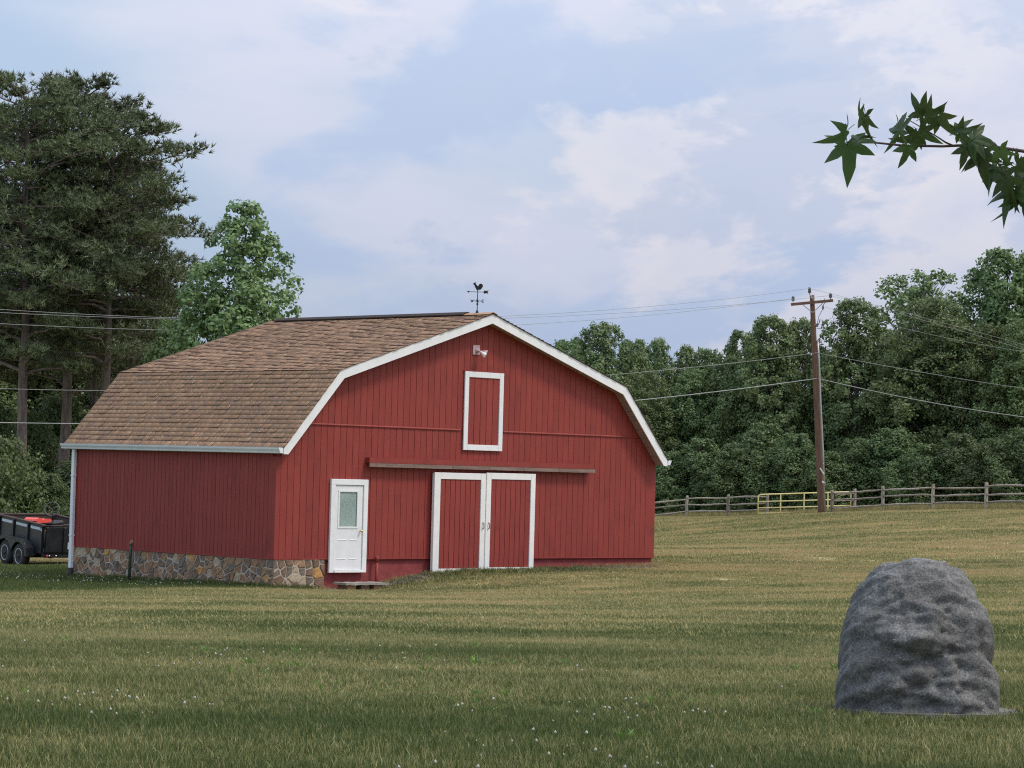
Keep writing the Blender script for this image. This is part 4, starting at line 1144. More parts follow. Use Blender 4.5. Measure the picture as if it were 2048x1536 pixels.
# ------------------------------------------------------------------ trees
def leaves_mesh(name, C, Nrm, size, mat, aspect=0.72):
    """one folded leaf (two triangles) at every centre C, facing Nrm"""
    n = len(C)
    R_ = rng.normal(size=(n, 3)); T = np.cross(Nrm, R_); T /= np.linalg.norm(T, axis=1)[:, None] + 1e-9
    B_ = np.cross(Nrm, T)
    s = (size if np.ndim(size) else np.full(n, size))[:, None]*rng.uniform(0.65, 1.25, (n, 1))
    a = C - T*s*0.5; c = C + T*s*0.5
    fold = Nrm*s*0.16
    b_ = C + B_*s*0.5*aspect - fold; d = C - B_*s*0.5*aspect - fold
    V = np.stack([a, b_, c, d], 1).reshape(-1, 3)
    I = np.arange(n)*4
    F = np.concatenate([np.c_[I, I + 1, I + 2], np.c_[I, I + 2, I + 3]])
    return np_mesh(name, V, F, mat)

def limb(mb, a, b_, r0_, r1_, n=4, wob=0.06, k=5):
    a = Vector(a); b_ = Vector(b_); ln = (b_ - a).length
    P = []
    for i in range(n + 1):
        t = i/n; p = a.lerp(b_, t)
        if 0 < i < n: p += Vector((random.uniform(-1, 1), random.uniform(-1, 1), random.uniform(-.4, .8)))*wob*ln
        p.z += 0.10*ln*math.sin(PI*t)*0.6
        P.append(p)
    mb.tube(P, [r0_ + (r1_ - r0_)*i/n for i in range(n + 1)], k, False)
    return P

def broadleaf(seed, H, R_, env, clumps, per, lsize, mat, bark, base=0.08, spread=(0.55, 1.0), clump=0.75, open_=0.0):
    """env: crown half width (fraction of R_) at heights 0..1 of the crown"""
    random.seed(seed); lr = np.random.default_rng(seed)
    eh = np.linspace(0, 1, len(env))
    mb = MB()
    tr = [Vector((0, 0, -0.4))]
    for i in range(1, 9):
        tr.append(Vector((random.uniform(-.02, .02)*H*0.4, random.uniform(-.02, .02)*H*0.4, H*0.93*i/8)))
    mb.tube(tr, [H*0.0125*(1.12 - i/8) + 0.012 for i in range(9)], 8, False)
    C, Nn = [], []
    k = 0; tries = 0
    lob = [(random.uniform(0, 2*PI), random.uniform(1.5, 4.5), random.uniform(.08, .2)) for _ in range(3)]
    while k < clumps and tries < clumps*20:
        tries += 1
        h = random.random()
        w = float(np.interp(h, eh, env))
        if random.random() > 0.25 + 0.75*w: continue
        an = random.uniform(0, 2*PI)
        lobes = 1 + sum(a_*math.sin(f_*an + p_ + h*7) for p_, f_, a_ in lob)
        rr = R_*w*lobes*math.sqrt(random.uniform(spread[0]**2, spread[1]**2))
        z = H*(base + (1 - base)*h)
        c = Vector((rr*math.cos(an), rr*math.sin(an), z - 0.06*rr))
        cr = clump*random.uniform(0.6, 1.3)*(0.55 + 0.45*w)
        m_ = int(per*(cr/clump)**2*random.uniform(.7, 1.2))
        d = lr.normal(size=(m_, 3)); d /= np.linalg.norm(d, axis=1)[:, None]
        d[:, 2] = np.where(d[:, 2] < -0.7, -d[:, 2]*0.5, d[:, 2])
        rad = cr*lr.uniform(0.45, 1.08, (m_, 1))
        P = np.array(c) + d*rad*np.array([1, 1, 1.05])
        C.append(P)
        out = np.array([math.cos(an), math.sin(an), 0.25])
        q = d*0.9 + out*0.4 + np.array([0, 0, 0.32]) + lr.normal(size=(m_, 3))*0.6
        Nn.append(q/np.linalg.norm(q, axis=1)[:, None])
        if k % 7 == 0 or open_ > 0.3:
            t = max(0.12, (z/H) - 0.10 - 0.25*rr/R_*0.5)
            j = min(7.99, t/0.93*8); i0 = int(j); s = tr[i0].lerp(tr[min(8, i0 + 1)], j - i0)
            limb(mb, s, c, H*0.0042*(1.15 - t) + 0.008, 0.010, 4, 0.05, 4)
        k += 1
    trunk = mb.mesh('tree_trunk', bark)
    crown = leaves_mesh('tree_crown', np.concatenate(C), np.concatenate(Nn), lsize, mat)
    return trunk, crown, H

def pine(seed, H, R_, start, mat, bark, nb=52, dense=1.0):
    random.seed(seed); lr = np.random.default_rng(seed)
    mb = MB(); lean = Vector((random.uniform(-.5, .5), random.uniform(-.5, .5), 0))
    tr = [Vector((0, 0, -0.4))] + [Vector((random.uniform(-.08, .08), random.uniform(-.08, .08), H*0.97*i/10)) + lean*(i/10)**2 for i in range(1, 11)]
    mb.tube(tr, [H*0.0115*(1.08 - i/10*0.92) + 0.02 for i in range(11)], 10, False)
    TC, TD = [], []
    for b_ in range(nb):
        h = start + (0.985 - start)*((b_ + random.random())/nb)
        if h < start + 0.12 and random.random() < 0.55:           # bare snags low on the trunk
            an = random.uniform(0, 2*PI); j = h/0.97*10; i0 = min(9, int(j)); s = tr[i0].lerp(tr[i0 + 1], j - i0)
            limb(mb, s, s + Vector((math.cos(an), math.sin(an), random.uniform(-.3, .2)))*random.uniform(.6, 1.6), 0.03, 0.008, 3, 0.08, 4)
            continue
        u = (h - start)/(1 - start)
        ln = R_*(0.50 + 0.55*math.sin(PI*min(1, u*0.62 + 0.25)))*random.uniform(0.55, 1.12)
        if u > 0.75: ln *= 1 - (u - 0.75)/0.25*0.55
        an = b_*2.399 + random.uniform(-.5, .5)
        j = h/0.97*10; i0 = min(9, int(j)); s = tr[i0].lerp(tr[i0 + 1], j - i0)
        rise = random.uniform(-0.12, 0.25) + 0.75*max(0, u - 0.55)
        e = s + Vector((math.cos(an)*ln, math.sin(an)*ln, ln*rise))
        P = limb(mb, s, e, 0.022 + 0.05*(1 - u) + ln*0.008, 0.014, 5, 0.05, 5)
        nt = int((9 + ln*6.5)*dense)
        for q in range(nt):
            t = random.uniform(0.30, 1.0)**0.75
            jj = t*5; k0 = min(4, int(jj)); base = P[k0].lerp(P[k0 + 1], jj - k0)
            sw = ln*0.30*(1.15 - t*0.7)
            tip = base + Vector((random.gauss(0, 1)*sw*0.8, random.gauss(0, 1)*sw*0.8, abs(random.gauss(0, .7))*sw*0.55 + 0.05))
            if q % 4 == 0: limb(mb, base, tip, 0.012, 0.006, 2, 0.05, 3)
            for _ in range(3):
                w = Vector((random.gauss(0, .17), random.gauss(0, .17), random.gauss(0.02, .12)))
                TC.append(tip + w)
                dd = Vector((math.cos(an)*0.4 + random.gauss(0, .5), math.sin(an)*0.4 + random.gauss(0, .5), 0.75 + random.gauss(0, .3))).normalized()
                TD.append(dd)
    TC = np.array([tuple(p) for p in TC]); TD = np.array([tuple(p) for p in TD])
    K = 10
    n = len(TC)
    C = np.repeat(TC, K, 0); D = np.repeat(TD, K, 0)
    v = D + lr.normal(size=D.shape)*0.62; v /= np.linalg.norm(v, axis=1)[:, None]
    ln = lr.uniform(0.22, 0.38, (len(C), 1))
    side = np.cross(v, lr.normal(size=v.shape)); side /= np.linalg.norm(side, axis=1)[:, None]
    w = 0.030
    V = np.stack([C - side*w, C + side*w, C + v*ln], 1).reshape(-1, 3)
    F = np.arange(len(C)*3).reshape(-1, 3)
    return mb.mesh('tree_trunk', bark), np_mesh('tree_crown', V, F, mat), H

def tree(kind, proto, loc, height, label, rot=None, group=None, fat=1.0, name=None, cat='tree'):
    trunk, crown, H = proto
    r = tag(empty(name or kind, loc, random.uniform(0, 6.28) if rot is None else rot), label, cat, group)
    s = height/H
    r.scale = (s*fat, s*fat, s)
    link('trunk' if cat == 'tree' else 'stems', trunk, r); link('crown' if cat == 'tree' else 'foliage', crown, r)
    return r

ROUND = [0.55, 0.80, 0.95, 1.0, 0.95, 0.82, 0.60, 0.28]
OVAL = [0.35, 0.62, 0.85, 1.0, 1.0, 0.88, 0.66, 0.30]
CONE = [0.70, 1.0, 0.98, 0.86, 0.72, 0.52, 0.34, 0.14]
PR = {
    'poplar': broadleaf(11, 15, 2.7, [0.6, 0.8, 0.95, 1.0, 1.0, 0.92, 0.62, 0.22], 480, 85, 0.21, M['leaf_poplar'], M['bark'], base=0.10, spread=(0.2, 1.0), clump=0.50),
    'edge_a': broadleaf(21, 15, 3.3, ROUND, 820, 75, 0.225, M['leaf_poplar'], M['bark'], base=0.02, spread=(0.35, 1.02), clump=0.52),
    'edge_b': broadleaf(22, 15, 3.5, OVAL, 820, 75, 0.225, M['leaf'], M['bark'], base=0.05, spread=(0.35, 1.02), clump=0.54),
    'edge_c': broadleaf(23, 15, 3.7, ROUND, 860, 95, 0.185, M['leaf_olive'], M['bark'], base=0.02, spread=(0.4, 1.02), clump=0.54),
    'open': broadleaf(24, 16, 3.2, [0.1, 0.2, 0.45, 0.85, 1.0, 0.95, 0.75, 0.35], 190, 70, 0.21, M['leaf'], M['bark'], base=0.30, spread=(0.3, 1.0), clump=0.52, open_=1),
    'shade': broadleaf(25, 9, 2.6, ROUND, 360, 75, 0.20, M['leaf_shade'], M['bark'], base=0.0, spread=(0.4, 1.0), clump=0.52),
    'bush': broadleaf(26, 3, 1.9, [1.0, 1.0, 0.95, 0.85, 0.65, 0.35], 190, 90, 0.11, M['leaf'], M['bark'], base=0.0, spread=(0.4, 1.0), clump=0.42),
    'pine_a': pine(31, 24, 4.6, 0.38, M['needle'], M['bark_pine'], 78, 1.15),
    'pine_b': pine(32, 23, 4.2, 0.32, M['needle'], M['bark_pine'], 78, 1.15),
    'pine_c': pine(33, 22, 4.4, 0.42, M['needle'], M['bark_pine'], 66, 1.15),
}
random.seed(99)
def plant(kind, proto, px, py, Y, label, group=None, fat=1.0, rot=None, cat='tree', drop=0.0):
    t = at(px, py, Y); z = gz(t.x, Y) - drop
    return tree(kind, PR[proto], (t.x, Y, z), t.z - z, label, rot, group, fat, cat=cat)

# pines left of the barn
plant('pine_tree', 'pine_a', 70, 168, 122, 'tallest pine with bare grey trunk left of the barn', rot=0.4, fat=1.05)
plant('pine_tree', 'pine_b', 152, 165, 126, 'tall pine with thick brown trunk just right of the tallest pine', rot=2.1, fat=1.05)
plant('pine_tree', 'pine_c', 226, 232, 124, 'pine with long right-hand boughs, rightmost of the pine group', rot=5.2, fat=1.08)
plant('pine_tree', 'pine_b', -20, 250, 128, 'pine cut off by the left picture edge', rot=4.0, fat=1.0)
plant('pine_tree', 'pine_a', 200, 365, 134, 'shorter pine filling the gap behind the rightmost pine', rot=3.3, fat=1.0)
plant('pine_tree', 'pine_c', 280, 350, 131, 'slimmer pine nearest to the poplar behind the barn roof', rot=1.2, fat=0.72)
# broadleaf trees on the left
plant('poplar_tree', 'poplar', 490, 412, 108, 'bright green conical tulip poplar rising behind the barn roof', rot=0.7, fat=1.02)
plant('broadleaf_tree', 'edge_b', 352, 640, 116, 'small dark green tree between the pines and the poplar', fat=0.75)
for px, py, Y, lb in ((-30, 560, 146, 'dim broadleaf tree behind the pines at the left picture edge'), (60, 590, 150, 'dim broadleaf tree behind the tallest pine trunk'),
                      (140, 600, 147, 'dim broadleaf tree behind the thick brown pine trunk'), (225, 610, 150, 'dim broadleaf tree behind the upper left corner of the barn roof'),
                      (305, 600, 146, 'dim broadleaf tree behind the pines just left of the poplar'), (410, 690, 150, 'dim low tree showing under the poplar above the roof')):
    plant('broadleaf_tree', 'edge_c', px, py, Y, lb, fat=1.15)
for i, (px, py, Y, lb) in enumerate(((-10, 868, 112, 'pale green bush at the left picture edge above the trailer'), (40, 935, 115, 'dark bush directly above the trailer bed'),
                                     (95, 950, 113, 'dark bush above the trailer beside the barn downspout'), (150, 925, 117, 'dark bush half hidden by the barn downspout'),
                                     (65, 830, 128, 'tall dark understory shrub between the two pine trunks'), (-25, 800, 130, 'tall dark understory shrub left of the tallest pine trunk'), (125, 800, 131, 'tall dark understory shrub right of the thick pine trunk'))):
    plant('understory_bush', 'bush' if i == 0 else 'shade', px, py, Y, lb, fat=(0.75, 1.4, 1.4, 1.4)[i] if i < 4 else 1.0, cat='bush')

# trees behind the fence on the right
RT = [('edge_a', 1203, 648, 180, 1.0, 'round topped tree first to show right of the barn ridge'),
      ('edge_b', 1140, 682, 186, 0.9, 'tree top barely showing above the barn roof slope'),
      ('edge_b', 1268, 682, 186, 0.75, 'narrow tree beside the round topped tree right of the barn ridge'),
      ('edge_a', 1318, 680, 190, 0.7, 'pointed far tree in the dip between the two tall groups, leftmost'),
      ('edge_a', 1372, 694, 192, 0.7, 'pointed far tree in the middle of the dip between the tall groups'),
      ('edge_b', 1418, 700, 190, 0.7, 'lowest far tree at the right end of the dip between the tall groups'),
      ('edge_c', 1290, 742, 176, 1.05, 'olive green tree just right of the barn roof edge'),
      ('edge_b', 1390, 742, 177, 1.0, 'dark green tree left of the bright tree beside the pole'),
      ('edge_b', 1488, 664, 176, 0.85, 'dark tree with a pointed top left of the pole'),
      ('edge_a', 1545, 634, 172, 1.0, 'bright leafy tulip poplar, the tallest just left of the pole'),
      ('edge_a', 1602, 640, 175, 0.8, 'bright leafy tree directly behind the utility pole'),
      ('edge_a', 1716, 600, 170, 0.98, 'tall bright rounded tree just right of the utility pole'),
      ('edge_b', 1662, 700, 178, 0.8, 'lower tree in the gap just right of the pole top'),
      ('open', 1850, 540, 176, 1.25, 'thin open crowned tree showing sky through its branches, right of the pole'),
      ('edge_c', 1878, 598, 165, 1.25, 'broad dense dark green tree, the widest right of the pole'),
      ('edge_c', 1800, 665, 168, 0.9, 'dense dark tree in front of the open crowned tree'),
      ('edge_b', 2015, 503, 168, 1.05, 'tallest dark tree at the right picture edge'),
      ('edge_c', 2050, 640, 161, 1.1, 'dense tree with yellowish leaves low at the right picture edge'),
      ('edge_c', 1965, 650, 163, 1.0, 'dense dark tree left of the tallest tree at the right edge'),
      ('edge_b', 2130, 540, 166, 1.1, 'tree standing just outside the right picture edge')]
for i, (pr, px, py, Y, fat, lb) in enumerate(RT):
    plant('broadleaf_tree', pr, px, py, Y, lb, fat=fat*0.92)
UB = [(1335, 905, 167, 'leafy bush right beside the barn corner'), (1400, 880, 166, 'leafy bush behind the second fence post from the barn'), (1468, 890, 164, 'leafy bush left of the yellow gate'),
      (1530, 850, 165, 'tall leafy bush behind the left end of the yellow gate'), (1590, 870, 162, 'leafy bush behind the middle of the yellow gate'), (1655, 905, 160, 'low leafy bush right of the pole foot'),
      (1715, 880, 161, 'leafy bush behind the right end of the yellow gate'), (1785, 860, 160, 'leafy bush behind the first fence bay right of the gate'), (1850, 890, 157, 'dark bush behind the middle of the right fence'),
      (1915, 870, 156, 'dark bush behind the last full fence bay on the right'), (1985, 880, 154, 'dark bush behind the rightmost fence post'), (2050, 860, 153, 'dark bush behind the fence at the right picture edge')]
for i, (px, py, Y, lb) in enumerate(UB):
    plant('understory_bush', 'shade', px, py, Y, lb, fat=1.3, cat='bush')
for i in range(16):
    X = -14 + i*4.2
    Y = 200 + random.uniform(-5, 8)
    z = gz(X, Y)
    tree('broadleaf_tree', PR['edge_b' if i % 2 else 'shade'], (X, Y, z), random.uniform(9, 11.0), 'dim broadleaf tree deep in the wood behind the front row of trees', group='trees deep in the wood on the right', fat=1.15)

# ------------------------------------------------------------------ sweetgum twig hanging in at the upper right
def star_leaf(seed):
    random.seed(seed)
    lobes = [(-2.05, 0.62), (-1.05, 0.88), (0.0, 1.0), (1.05, 0.88), (2.05, 0.62)]
    out = []
    pts = [(0.0, 0.0)]
    prev = None
    outline = [(0.02, -0.03)]
    for i, (a, r) in enumerate(lobes):
        r *= random.uniform(.9, 1.1); a += random.uniform(-.07, .07)
        if i: 
            b_ = (a + prev)/2; outline.append((0.43*math.sin(b_), 0.43*math.cos(b_)))
        for da, rr in ((-0.42, 0.47), (-0.29, 0.64), (-0.12, 0.86), (0.0, 1.10), (0.12, 0.86), (0.29, 0.64), (0.42, 0.47)):
            outline.append((r*rr*math.sin(a + da*(1.05 - rr*0.2)), r*rr*math.cos(a + da*(1.05 - rr*0.2))))
        prev = a
    n = len(outline)
    droop = random.uniform(0.5, 1.2); fold = random.uniform(0.3, 0.9)
    def lift(x, y):
        r = math.hypot(x, y)
        return -droop*r*r*0.55 + fold*0.35*abs(x) - 0.05*math.sin(6*math.atan2(x, y))*r
    V = [(0, 0.05, lift(0, 0.05))]; F = []
    for s in (0.5, 1.0):
        V += [(x*s, y*s + 0.05*(1-s), lift(x*s, y*s)) for x, y in outline]
    for i in range(n):
        j = (i + 1) % n
        F.append((0, 1 + j, 1 + i)); F.append((1 + i, 1 + j, 1 + n + j, 1 + n + i))
    # petiole
    me_b = MB().add(V, F, True)
    me_b.tube([(0, 0.03, 0), (0, -0.18, 0.03), (0.03, -0.45, 0.10)], 0.012, 5)
    return me_b.mesh('sweetgum_leaf', M['sweetgum'])

def build_sweetgum():
    Y0 = 6.05
    px = lambda zx, zy: (1600 + zx/4.571, 160 + zy/4.571)
    root = Vector((3.4, 7.6, gz(3.4, 7.6)))
    t = tag(empty('sweetgum_tree', root), 'sweetgum branch with star shaped leaves hanging into the upper right corner', 'tree')
    B = lambda v: Vector(v) - root
    stem = [B(at(*px(zx, zy), Y0 + dy)) for zx, zy, dy in ((555, 575, -.02), (680, 572, -.01), (950, 600, 0), (1300, 606, .01), (1640, 590, .02), (2048, 652, .03))]
    stem += [B((1.55, 6.25, 2.84)), B((2.3, 6.7, 2.90)), B((3.32, 7.55, 3.1))]
    MB().tube(stem, [0.0016, 0.0022, 0.0026, 0.003, 0.0033, 0.004, 0.007, 0.014, 0.035], 8).build('branch', M['twig'], t)
    spur = [B(at(*px(1400, 600), Y0)), B(at(*px(1330, 570), Y0 - .01)), B(at(*px(1240, 510), Y0 - .02)), B(at(*px(960, 345), Y0 - .03))]
    MB().tube(spur, [0.0024, 0.0022, 0.0016, 0.001], 6).build('side_twig', M['twig'], t)
    spur = [B(at(*px(1640, 590), Y0 + .02)), B(at(*px(1760, 690), Y0)), B(at(*px(1880, 860), Y0 - .02)), B(at(*px(1960, 1030), Y0 - .03))]
    MB().tube(spur, [0.003, 0.0024, 0.0018, 0.0012], 6).build('side_twig', M['twig'], t)
    metal = [star_leaf(s) for s in range(40, 46)]
    # leaf base point, main lobe direction (degrees, 0 = right, 90 = up), length in zoom px, yaw/tilt away from facing the camera
    LV = [(430, 590, -82, 300, 20, 10), (420, 470, 205, 250, 55, 35), (520, 560, 60, 200, 50, -30), (600, 330, -80, 240, 70, 10), (565, 335, 125, 140, 80, 0),
          (915, 470, 100, 230, 65, -20), (900, 420, -115, 210, 60, 20), (1150, 330, 30, 220, 35, 25), (1120, 300, 150, 190, 45, -30), (1110, 470, -30, 200, 30, 15), (1080, 520, 195, 220, 40, 10),
          (985, 610, -120, 210, 50, 25), (1280, 330, -50, 230, 55, 10), (1460, 470, 75, 150, 40, -20), (1450, 480, 20, 190, 40, 20), (1580, 540, -10, 240, 35, 15), (1570, 560, 200, 210, 50, -20),
          (1520, 620, -105, 190, 30, 10), (1660, 690, -80, 240, 20, 5), (1640, 700, 215, 170, 45, 25), (1830, 640, -70, 210, 50, -15), (1870, 770, 60, 130, 50, 20), (1800, 800, 240, 230, 55, 20),
          (1830, 860, -100, 270, 40, -25), (1880, 900, -60, 250, 45, 30), (1990, 780, -20, 220, 40, 20), (1960, 1010, -110, 300, 55, 20), (2010, 980, -85, 340, 60, -15), (2060, 900, -120, 260, 35, 10), (2080, 1060, -95, 260, 50, 20),
          (2160, 800, -60, 240, 40, 10), (2200, 700, 40, 220, 40, -10), (2320, 760, -80, 260, 40, 20), (2460, 720, -50, 240, 30, 20)]
    rr = random.Random(5)
    for i, (zx, zy, ang, ln, ya, ti) in enumerate(LV):
        p = at(*px(zx, zy), Y0 + rr.uniform(-.07, .05))
        w = math.radians(ang)
        ydir = Vector((math.cos(w), rr.uniform(-.25, .25), math.sin(w))).normalized()
        nrm = Vector((0, -1, 0.0)); nrm = (nrm - ydir*nrm.dot(ydir)).normalized()
        q = Matrix.Rotation(math.radians((ya - 4)*rr.choice((-1, 1))), 3, ydir)
        nrm = q @ nrm
        xd = ydir.cross(nrm).normalized()
        s = ln/4.571/FPX*Y0*1.03
        m = Matrix((xd, ydir, nrm)).transposed().to_4x4()
        o = bpy.data.objects.new('leaf', metal[i % 6]); col.objects.link(o); o.parent = t
        o.matrix_local = Matrix.Translation(B(p)) @ m @ Matrix.Rotation(math.radians(ti*0.9), 4, 'X') @ Matrix.Diagonal((s*rr.uniform(.9, 1.12), s*rr.uniform(.9, 1.08), s*1.1, 1))
    # trunk, limbs and crown, all outside the picture to the right and above
    random.seed(8); lr = np.random.default_rng(8)
    mb = MB()
    tr = [Vector((0, 0, -0.3)), Vector((0.02, 0, 1.5)), Vector((-0.02, 0.05, 3.0)), Vector((0.05, 0, 5.0)), Vector((0, 0, 7.5)), Vector((0.05, 0, 9.5))]
    mb.tube(tr, [0.17, 0.14, 0.12, 0.10, 0.06, 0.02], 12, False)
    C, Nn = [], []
    for k in range(60):
        an = random.uniform(0, 2*PI); h = random.uniform(4.6, 9.3); rr_ = random.uniform(.5, 2.4)*(1 - max(0, h - 6)/5)
        c = Vector((rr_*math.cos(an), rr_*math.sin(an), h))
        limb(mb, Vector((0, 0, h - 0.5 - rr_*0.3)), c, 0.03, 0.008, 4, 0.05, 5)
        d = lr.normal(size=(55, 3)); C.append(np.array(c) + d*0.28); q = lr.normal(size=(55, 3))*.5 + np.array([0, 0, 1]); Nn.append(q/np.linalg.norm(q, axis=1)[:, None])
    link('trunk', mb.mesh('sweetgum_trunk', M['bark']), t)
    link('crown', leaves_mesh('sweetgum_crown', np.concatenate(C), np.concatenate(Nn), 0.14, M['sweetgum'], 0.95), t)
build_sweetgum()

# ------------------------------------------------------------------ grass
def tuft(seed, n, rad, h, w, mat, lean=0.5, upright=False):
    r_ = np.random.default_rng(seed)
    V, F = [], []
    for i in range(n):
        a = r_.uniform(0, 2*PI); d = rad*math.sqrt(r_.uniform(0, 1)); x, y = d*math.cos(a), d*math.sin(a)
        hh = h*r_.uniform(0.45, 1.15); b_ = r_.uniform(0, 2*PI); ln = lean*hh*r_.uniform(0.1, 1.0)
        wa = r_.uniform(0, PI); wx, wy = w*math.cos(wa)/2, w*math.sin(wa)/2
        k = len(V)
        mx, my = x + math.cos(b_)*ln*0.35, y + math.sin(b_)*ln*0.35
        V += [(x - wx, y - wy, -0.01), (x + wx, y + wy, -0.01), (mx + wx*.8, my + wy*.8, hh*0.6), (mx - wx*.8, my - wy*.8, hh*0.6), (x + math.cos(b_)*ln, y + math.sin(b_)*ln, hh)]
        F += [(k, k + 1, k + 2), (k, k + 2, k + 3), (k + 3, k + 2, k + 4)]
    me = np_mesh('grass_tuft', V, F, mat)
    return bpy.data.objects.new('grass_tuft', me)

def scatter(name, P, rot, scl, tn, protos, pick, label, cat):
    me = bpy.data.meshes.new(name)
    me.vertices.add(len(P)); me.vertices.foreach_set('co', np.asarray(P, np.float32).ravel())
    for nm, ty, key, arr in (('rot', 'FLOAT_VECTOR', 'vector', rot), ('scl', 'FLOAT_VECTOR', 'vector', scl), ('tone', 'FLOAT', 'value', tn), ('pick', 'INT', 'value', pick)):
        a = me.attributes.new(nm, ty, 'POINT'); a.data.foreach_set(key, np.ascontiguousarray(arr, dtype=np.int32 if ty == 'INT' else np.float32).ravel())
    me.update()
    o = link(name, me); tag(o, label, cat, kind='stuff')
    ng = bpy.data.node_groups.new(name + '_scatter', 'GeometryNodeTree')
    ng.interface.new_socket('Geometry', in_out='INPUT', socket_type='NodeSocketGeometry')
    ng.interface.new_socket('Geometry', in_out='OUTPUT', socket_type='NodeSocketGeometry')
    nd, lk = ng.nodes, ng.links
    gi = nd.new('NodeGroupInput'); go = nd.new('NodeGroupOutput')
    ip = nd.new('GeometryNodeInstanceOnPoints'); jn = nd.new('GeometryNodeJoinGeometry')
    for p in protos[::-1]:
        ob = nd.new('GeometryNodeObjectInfo'); ob.inputs[0].default_value = p; ob.inputs['As Instance'].default_value = True
        lk.new(ob.outputs['Geometry'], jn.inputs[0])
    def attr(nm, ty):
        n = nd.new('GeometryNodeInputNamedAttribute'); n.data_type = ty; n.inputs[0].default_value = nm; return n.outputs[0]
    lk.new(gi.outputs[0], ip.inputs['Points']); lk.new(jn.outputs[0], ip.inputs['Instance'])
    ip.inputs['Pick Instance'].default_value = True
    lk.new(attr('pick', 'INT'), ip.inputs['Instance Index'])
    lk.new(attr('rot', 'FLOAT_VECTOR'), ip.inputs['Rotation']); lk.new(attr('scl', 'FLOAT_VECTOR'), ip.inputs['Scale'])
    lk.new(ip.outputs[0], go.inputs[0])
    md = o.modifiers.new('scatter', 'NODES'); md.node_group = ng
    return o

def field_points(n, y0, y1, pad=1.2, pw=1.0, extra=2.0):
    """points over the ground the camera overlooks, with room to either side"""
    y = y0 + (y1 - y0)*rng.random(n*2)**pw
    hw = 0.1915*y*pad + extra
    keep = rng.random(n*2) < hw/(0.1915*y1*pad + extra)
    y = y[keep]; hw = hw[keep]
    x = rng.uniform(-1, 1, len(y))*hw
    return x, y

def in_barn(x, y, m=0.05):
    u, v = bl(x, y); return (u > -m) & (u < W + m) & (v > -m) & (v < L + m)

def grass_layer(name, label, n, y0, y1, protos, hs, pad=1.2, extra=2.0):
    x, y = field_points(n, y0, y1, pad, extra=extra)
    k = ~in_barn(x, y)
    c = at(1838, 1421, 18.6); k &= ~(((x - c.x - .02)/0.65)**2 + ((y - c.y - .03)/0.52)**2 < 1)
    x, y = x[k], y[k]
    z = ground_z(x, y); t = tone(x, y)
    h = hs*(0.75 + 0.5*fbm(x/0.9, y/0.9, 3))*np.where(t < 0.35, 1.12, 0.92)
    u, v = bl(x, y)
    near_wall = np.exp(-np.clip(-u, 0, None)/0.5)*(v > 0)*(v < L)*(u < 0.2) + 0.9*np.exp(-((u - 6.8)/2.6)**2)*np.exp(-np.clip(-v, 0, None)/0.35)*(v < 0.1)
    h = h*(1 + 1.0*near_wall)
    m = len(x)
    rot = np.c_[np.zeros(m), np.zeros(m), rng.uniform(0, 6.28, m)]; sc = rng.uniform(.8, 1.2, m)
    return scatter(name, np.c_[x, y, z], rot, np.c_[sc, sc, h], t, protos, rng.integers(0, len(protos), m), label, 'grass')

near_p = [tuft(60 + i, 26, 0.10, 0.062, 0.0056, M['blade'], 0.75) for i in range(4)]
mid_p = [tuft(70 + i, 30, 0.17, 0.060, 0.0135, M['blade'], 0.7) for i in range(4)]
far_p = [tuft(80 + i, 36, 0.38, 0.065, 0.028, M['blade'], 0.6) for i in range(3)]
tall_p = [tuft(90 + i, 30, 0.30, 0.34, 0.010, M['blade'], 0.45) for i in range(3)]
grass_layer('lawn_grass', 'mown green lawn grass in the foreground', 26000, 12.0, 30.0, near_p, 1.0)
grass_layer('lawn_grass', 'mown patchy lawn grass in front of the barn', 34000, 30.0, 74.0, mid_p, 1.0)
grass_layer('field_grass', 'short straw coloured field grass on the rise right of the barn', 42000, 66.0, 165.0, far_p, 1.0, 1.12)

def fence_grass():
    px = rng.uniform(1250, 2200, 1500); off = rng.normal(0.9, 0.7, 1500)
    Y = np.array([fence_Y(p) for p in px]) + off; x = (px - 1024)/FPX*Y
    z = ground_z(x, Y)
    m = len(x); h = rng.uniform(0.5, 1.25, m)
    scatter('tall_grass', np.c_[x, Y, z], np.c_[np.zeros(m), np.zeros(m), rng.uniform(0, 6.28, m)], np.c_[np.ones(m)*.8, np.ones(m)*.8, h], rng.uniform(0.35, 0.85, m), tall_p, rng.integers(0, 3, m),
            'tall unmown grass along the split rail fence', 'grass')
fence_grass()

def wall_fringe():
    p = [tuft(130 + i, 18, 0.08, 0.16, 0.009, M['blade'], 0.7) for i in range(3)]
    u = np.r_[rng.uniform(-0.16, -0.03, 420), rng.uniform(0.0, 1.6, 60), rng.uniform(2.9, 13.0, 520), rng.uniform(4.6, 8.5, 260)]
    v = np.r_[rng.uniform(0.0, L, 420), rng.uniform(-0.16, -0.04, 60), rng.uniform(-0.20, -0.03, 520), -np.abs(rng.normal(0.2, 0.35, 260)) - 0.18]
    x = BARN.x + cb*u - sb*v; y = BARN.y + sb*u + cb*v; m = len(x)
    t = np.clip(tone(x, y) + rng.normal(0, .1, m), 0, 1)
    scatter('tall_grass', np.c_[x, y, ground_z(x, y)], np.c_[np.zeros(m), np.zeros(m), rng.uniform(0, 6.28, m)], np.c_[np.ones(m), np.ones(m), rng.uniform(.4, 1.15, m)], t, p, rng.integers(0, 3, m),
            'uncut grass fringe along the foot of the barn walls', 'grass')
wall_fringe()

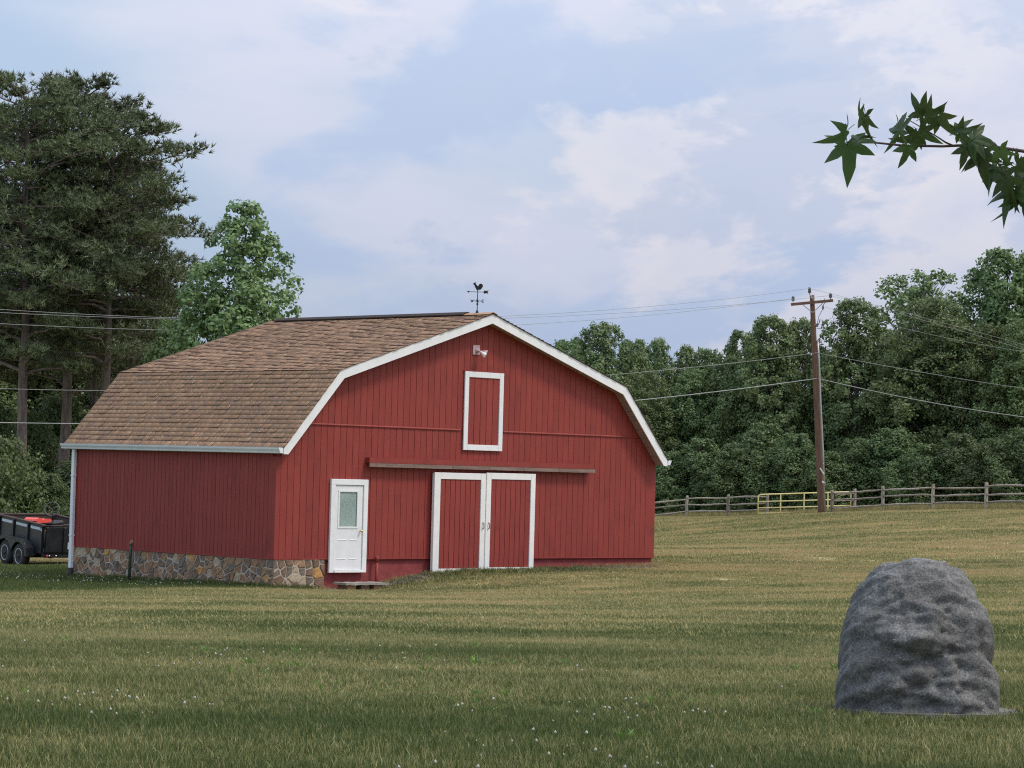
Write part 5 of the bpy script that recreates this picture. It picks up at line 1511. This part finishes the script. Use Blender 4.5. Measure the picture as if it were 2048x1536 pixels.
def weeds():
    M['weed'] = leaf_mat('weed_leaf_green', (0.07, 0.15, 0.025), (0.17, 0.27, 0.05))
    p = [tuft(140 + i, 9, 0.035, 0.055, 0.020, M['weed'], 1.9) for i in range(3)]
    x, y = field_points(420, 12.5, 27)
    k = fbm(x/1.1 + 20, y/1.1, 2) > 0.52; x, y = x[k], y[k]; m = len(x)
    sc = rng.uniform(.5, 1.3, m)
    scatter('broadleaf_weeds', np.c_[x, y, ground_z(x, y) + 0.012], np.c_[np.zeros(m), np.zeros(m), rng.uniform(0, 6.28, m)], np.c_[sc, sc, sc*1.1], np.zeros(m), p, rng.integers(0, 3, m),
            'small bright green broadleaf weeds in the foreground grass', 'weeds')
weeds()

def clover():
    def flower():
        mb = MB(); mb.lathe([(0.004, 0.0), (0.007, 0.003), (0.0085, 0.008), (0.007, 0.012), (0.0, 0.021)], 8, (0, 0, 0.055)); me = mb.mesh('clover_head', M['clover'])
        return bpy.data.objects.new('clover_head', me)
    f = [flower()]
    x, y = field_points(15000, 12.5, 26)
    d = fbm(x/1.3 + 50, y/2.2 + 8, 3)
    k = (d > 0.56) & (rng.random(len(x)) < np.interp(y, [12, 15, 18, 22, 26], [.10, .10, .07, .04, .02])) & (rng.random(len(x)) < np.interp(x, [-3, 1.2, 2.0], [1, .8, .45]))
    x, y = x[k], y[k]
    uu = rng.uniform(-2.4, -0.1, 260); vv = rng.uniform(1.0, 17, 260)
    bx = BARN.x + cb*uu - sb*vv; by = BARN.y + sb*uu + cb*vv
    x = np.r_[x, bx]; y = np.r_[y, by]
    z = ground_z(x, y); m = len(x)
    s = rng.uniform(.7, 1.15, m)*np.where(y > 50, 1.2, 1.0)
    scatter('clover_flowers', np.c_[x, y, z], np.c_[rng.normal(0, .25, m), rng.normal(0, .25, m), np.zeros(m)], np.c_[s, s, s*np.where(y > 50, 1.3, 1)], np.zeros(m), f, np.zeros(m, int),
            'white clover flowers scattered through the foreground grass', 'clover')
clover()

def wall_litter():
    """dead grass clippings heaped along the foot of the gable wall"""
    p = [tuft(120 + i, 40, 0.16, 0.045, 0.008, M['straw'], 2.2) for i in range(3)]
    u = np.r_[rng.uniform(2.9, 4.7, 150), rng.uniform(8.4, 12.6, 170), rng.uniform(1.2, 1.8, 30), rng.uniform(4.5, 8.6, 40)]
    v = -np.abs(rng.normal(0.0, 0.22, len(u))) - 0.06
    x = BARN.x + cb*u - sb*v; y = BARN.y + sb*u + cb*v; z = ground_z(x, y)
    m = len(x)
    scatter('dry_clippings', np.c_[x, y, z], np.c_[np.zeros(m), np.zeros(m), rng.uniform(0, 6.28, m)], np.c_[np.ones(m), np.ones(m), rng.uniform(.6, 2.2, m)], np.ones(m), p, rng.integers(0, 3, m),
            'grey dry grass clippings along the foot of the barn front', 'clippings')
wall_litter()
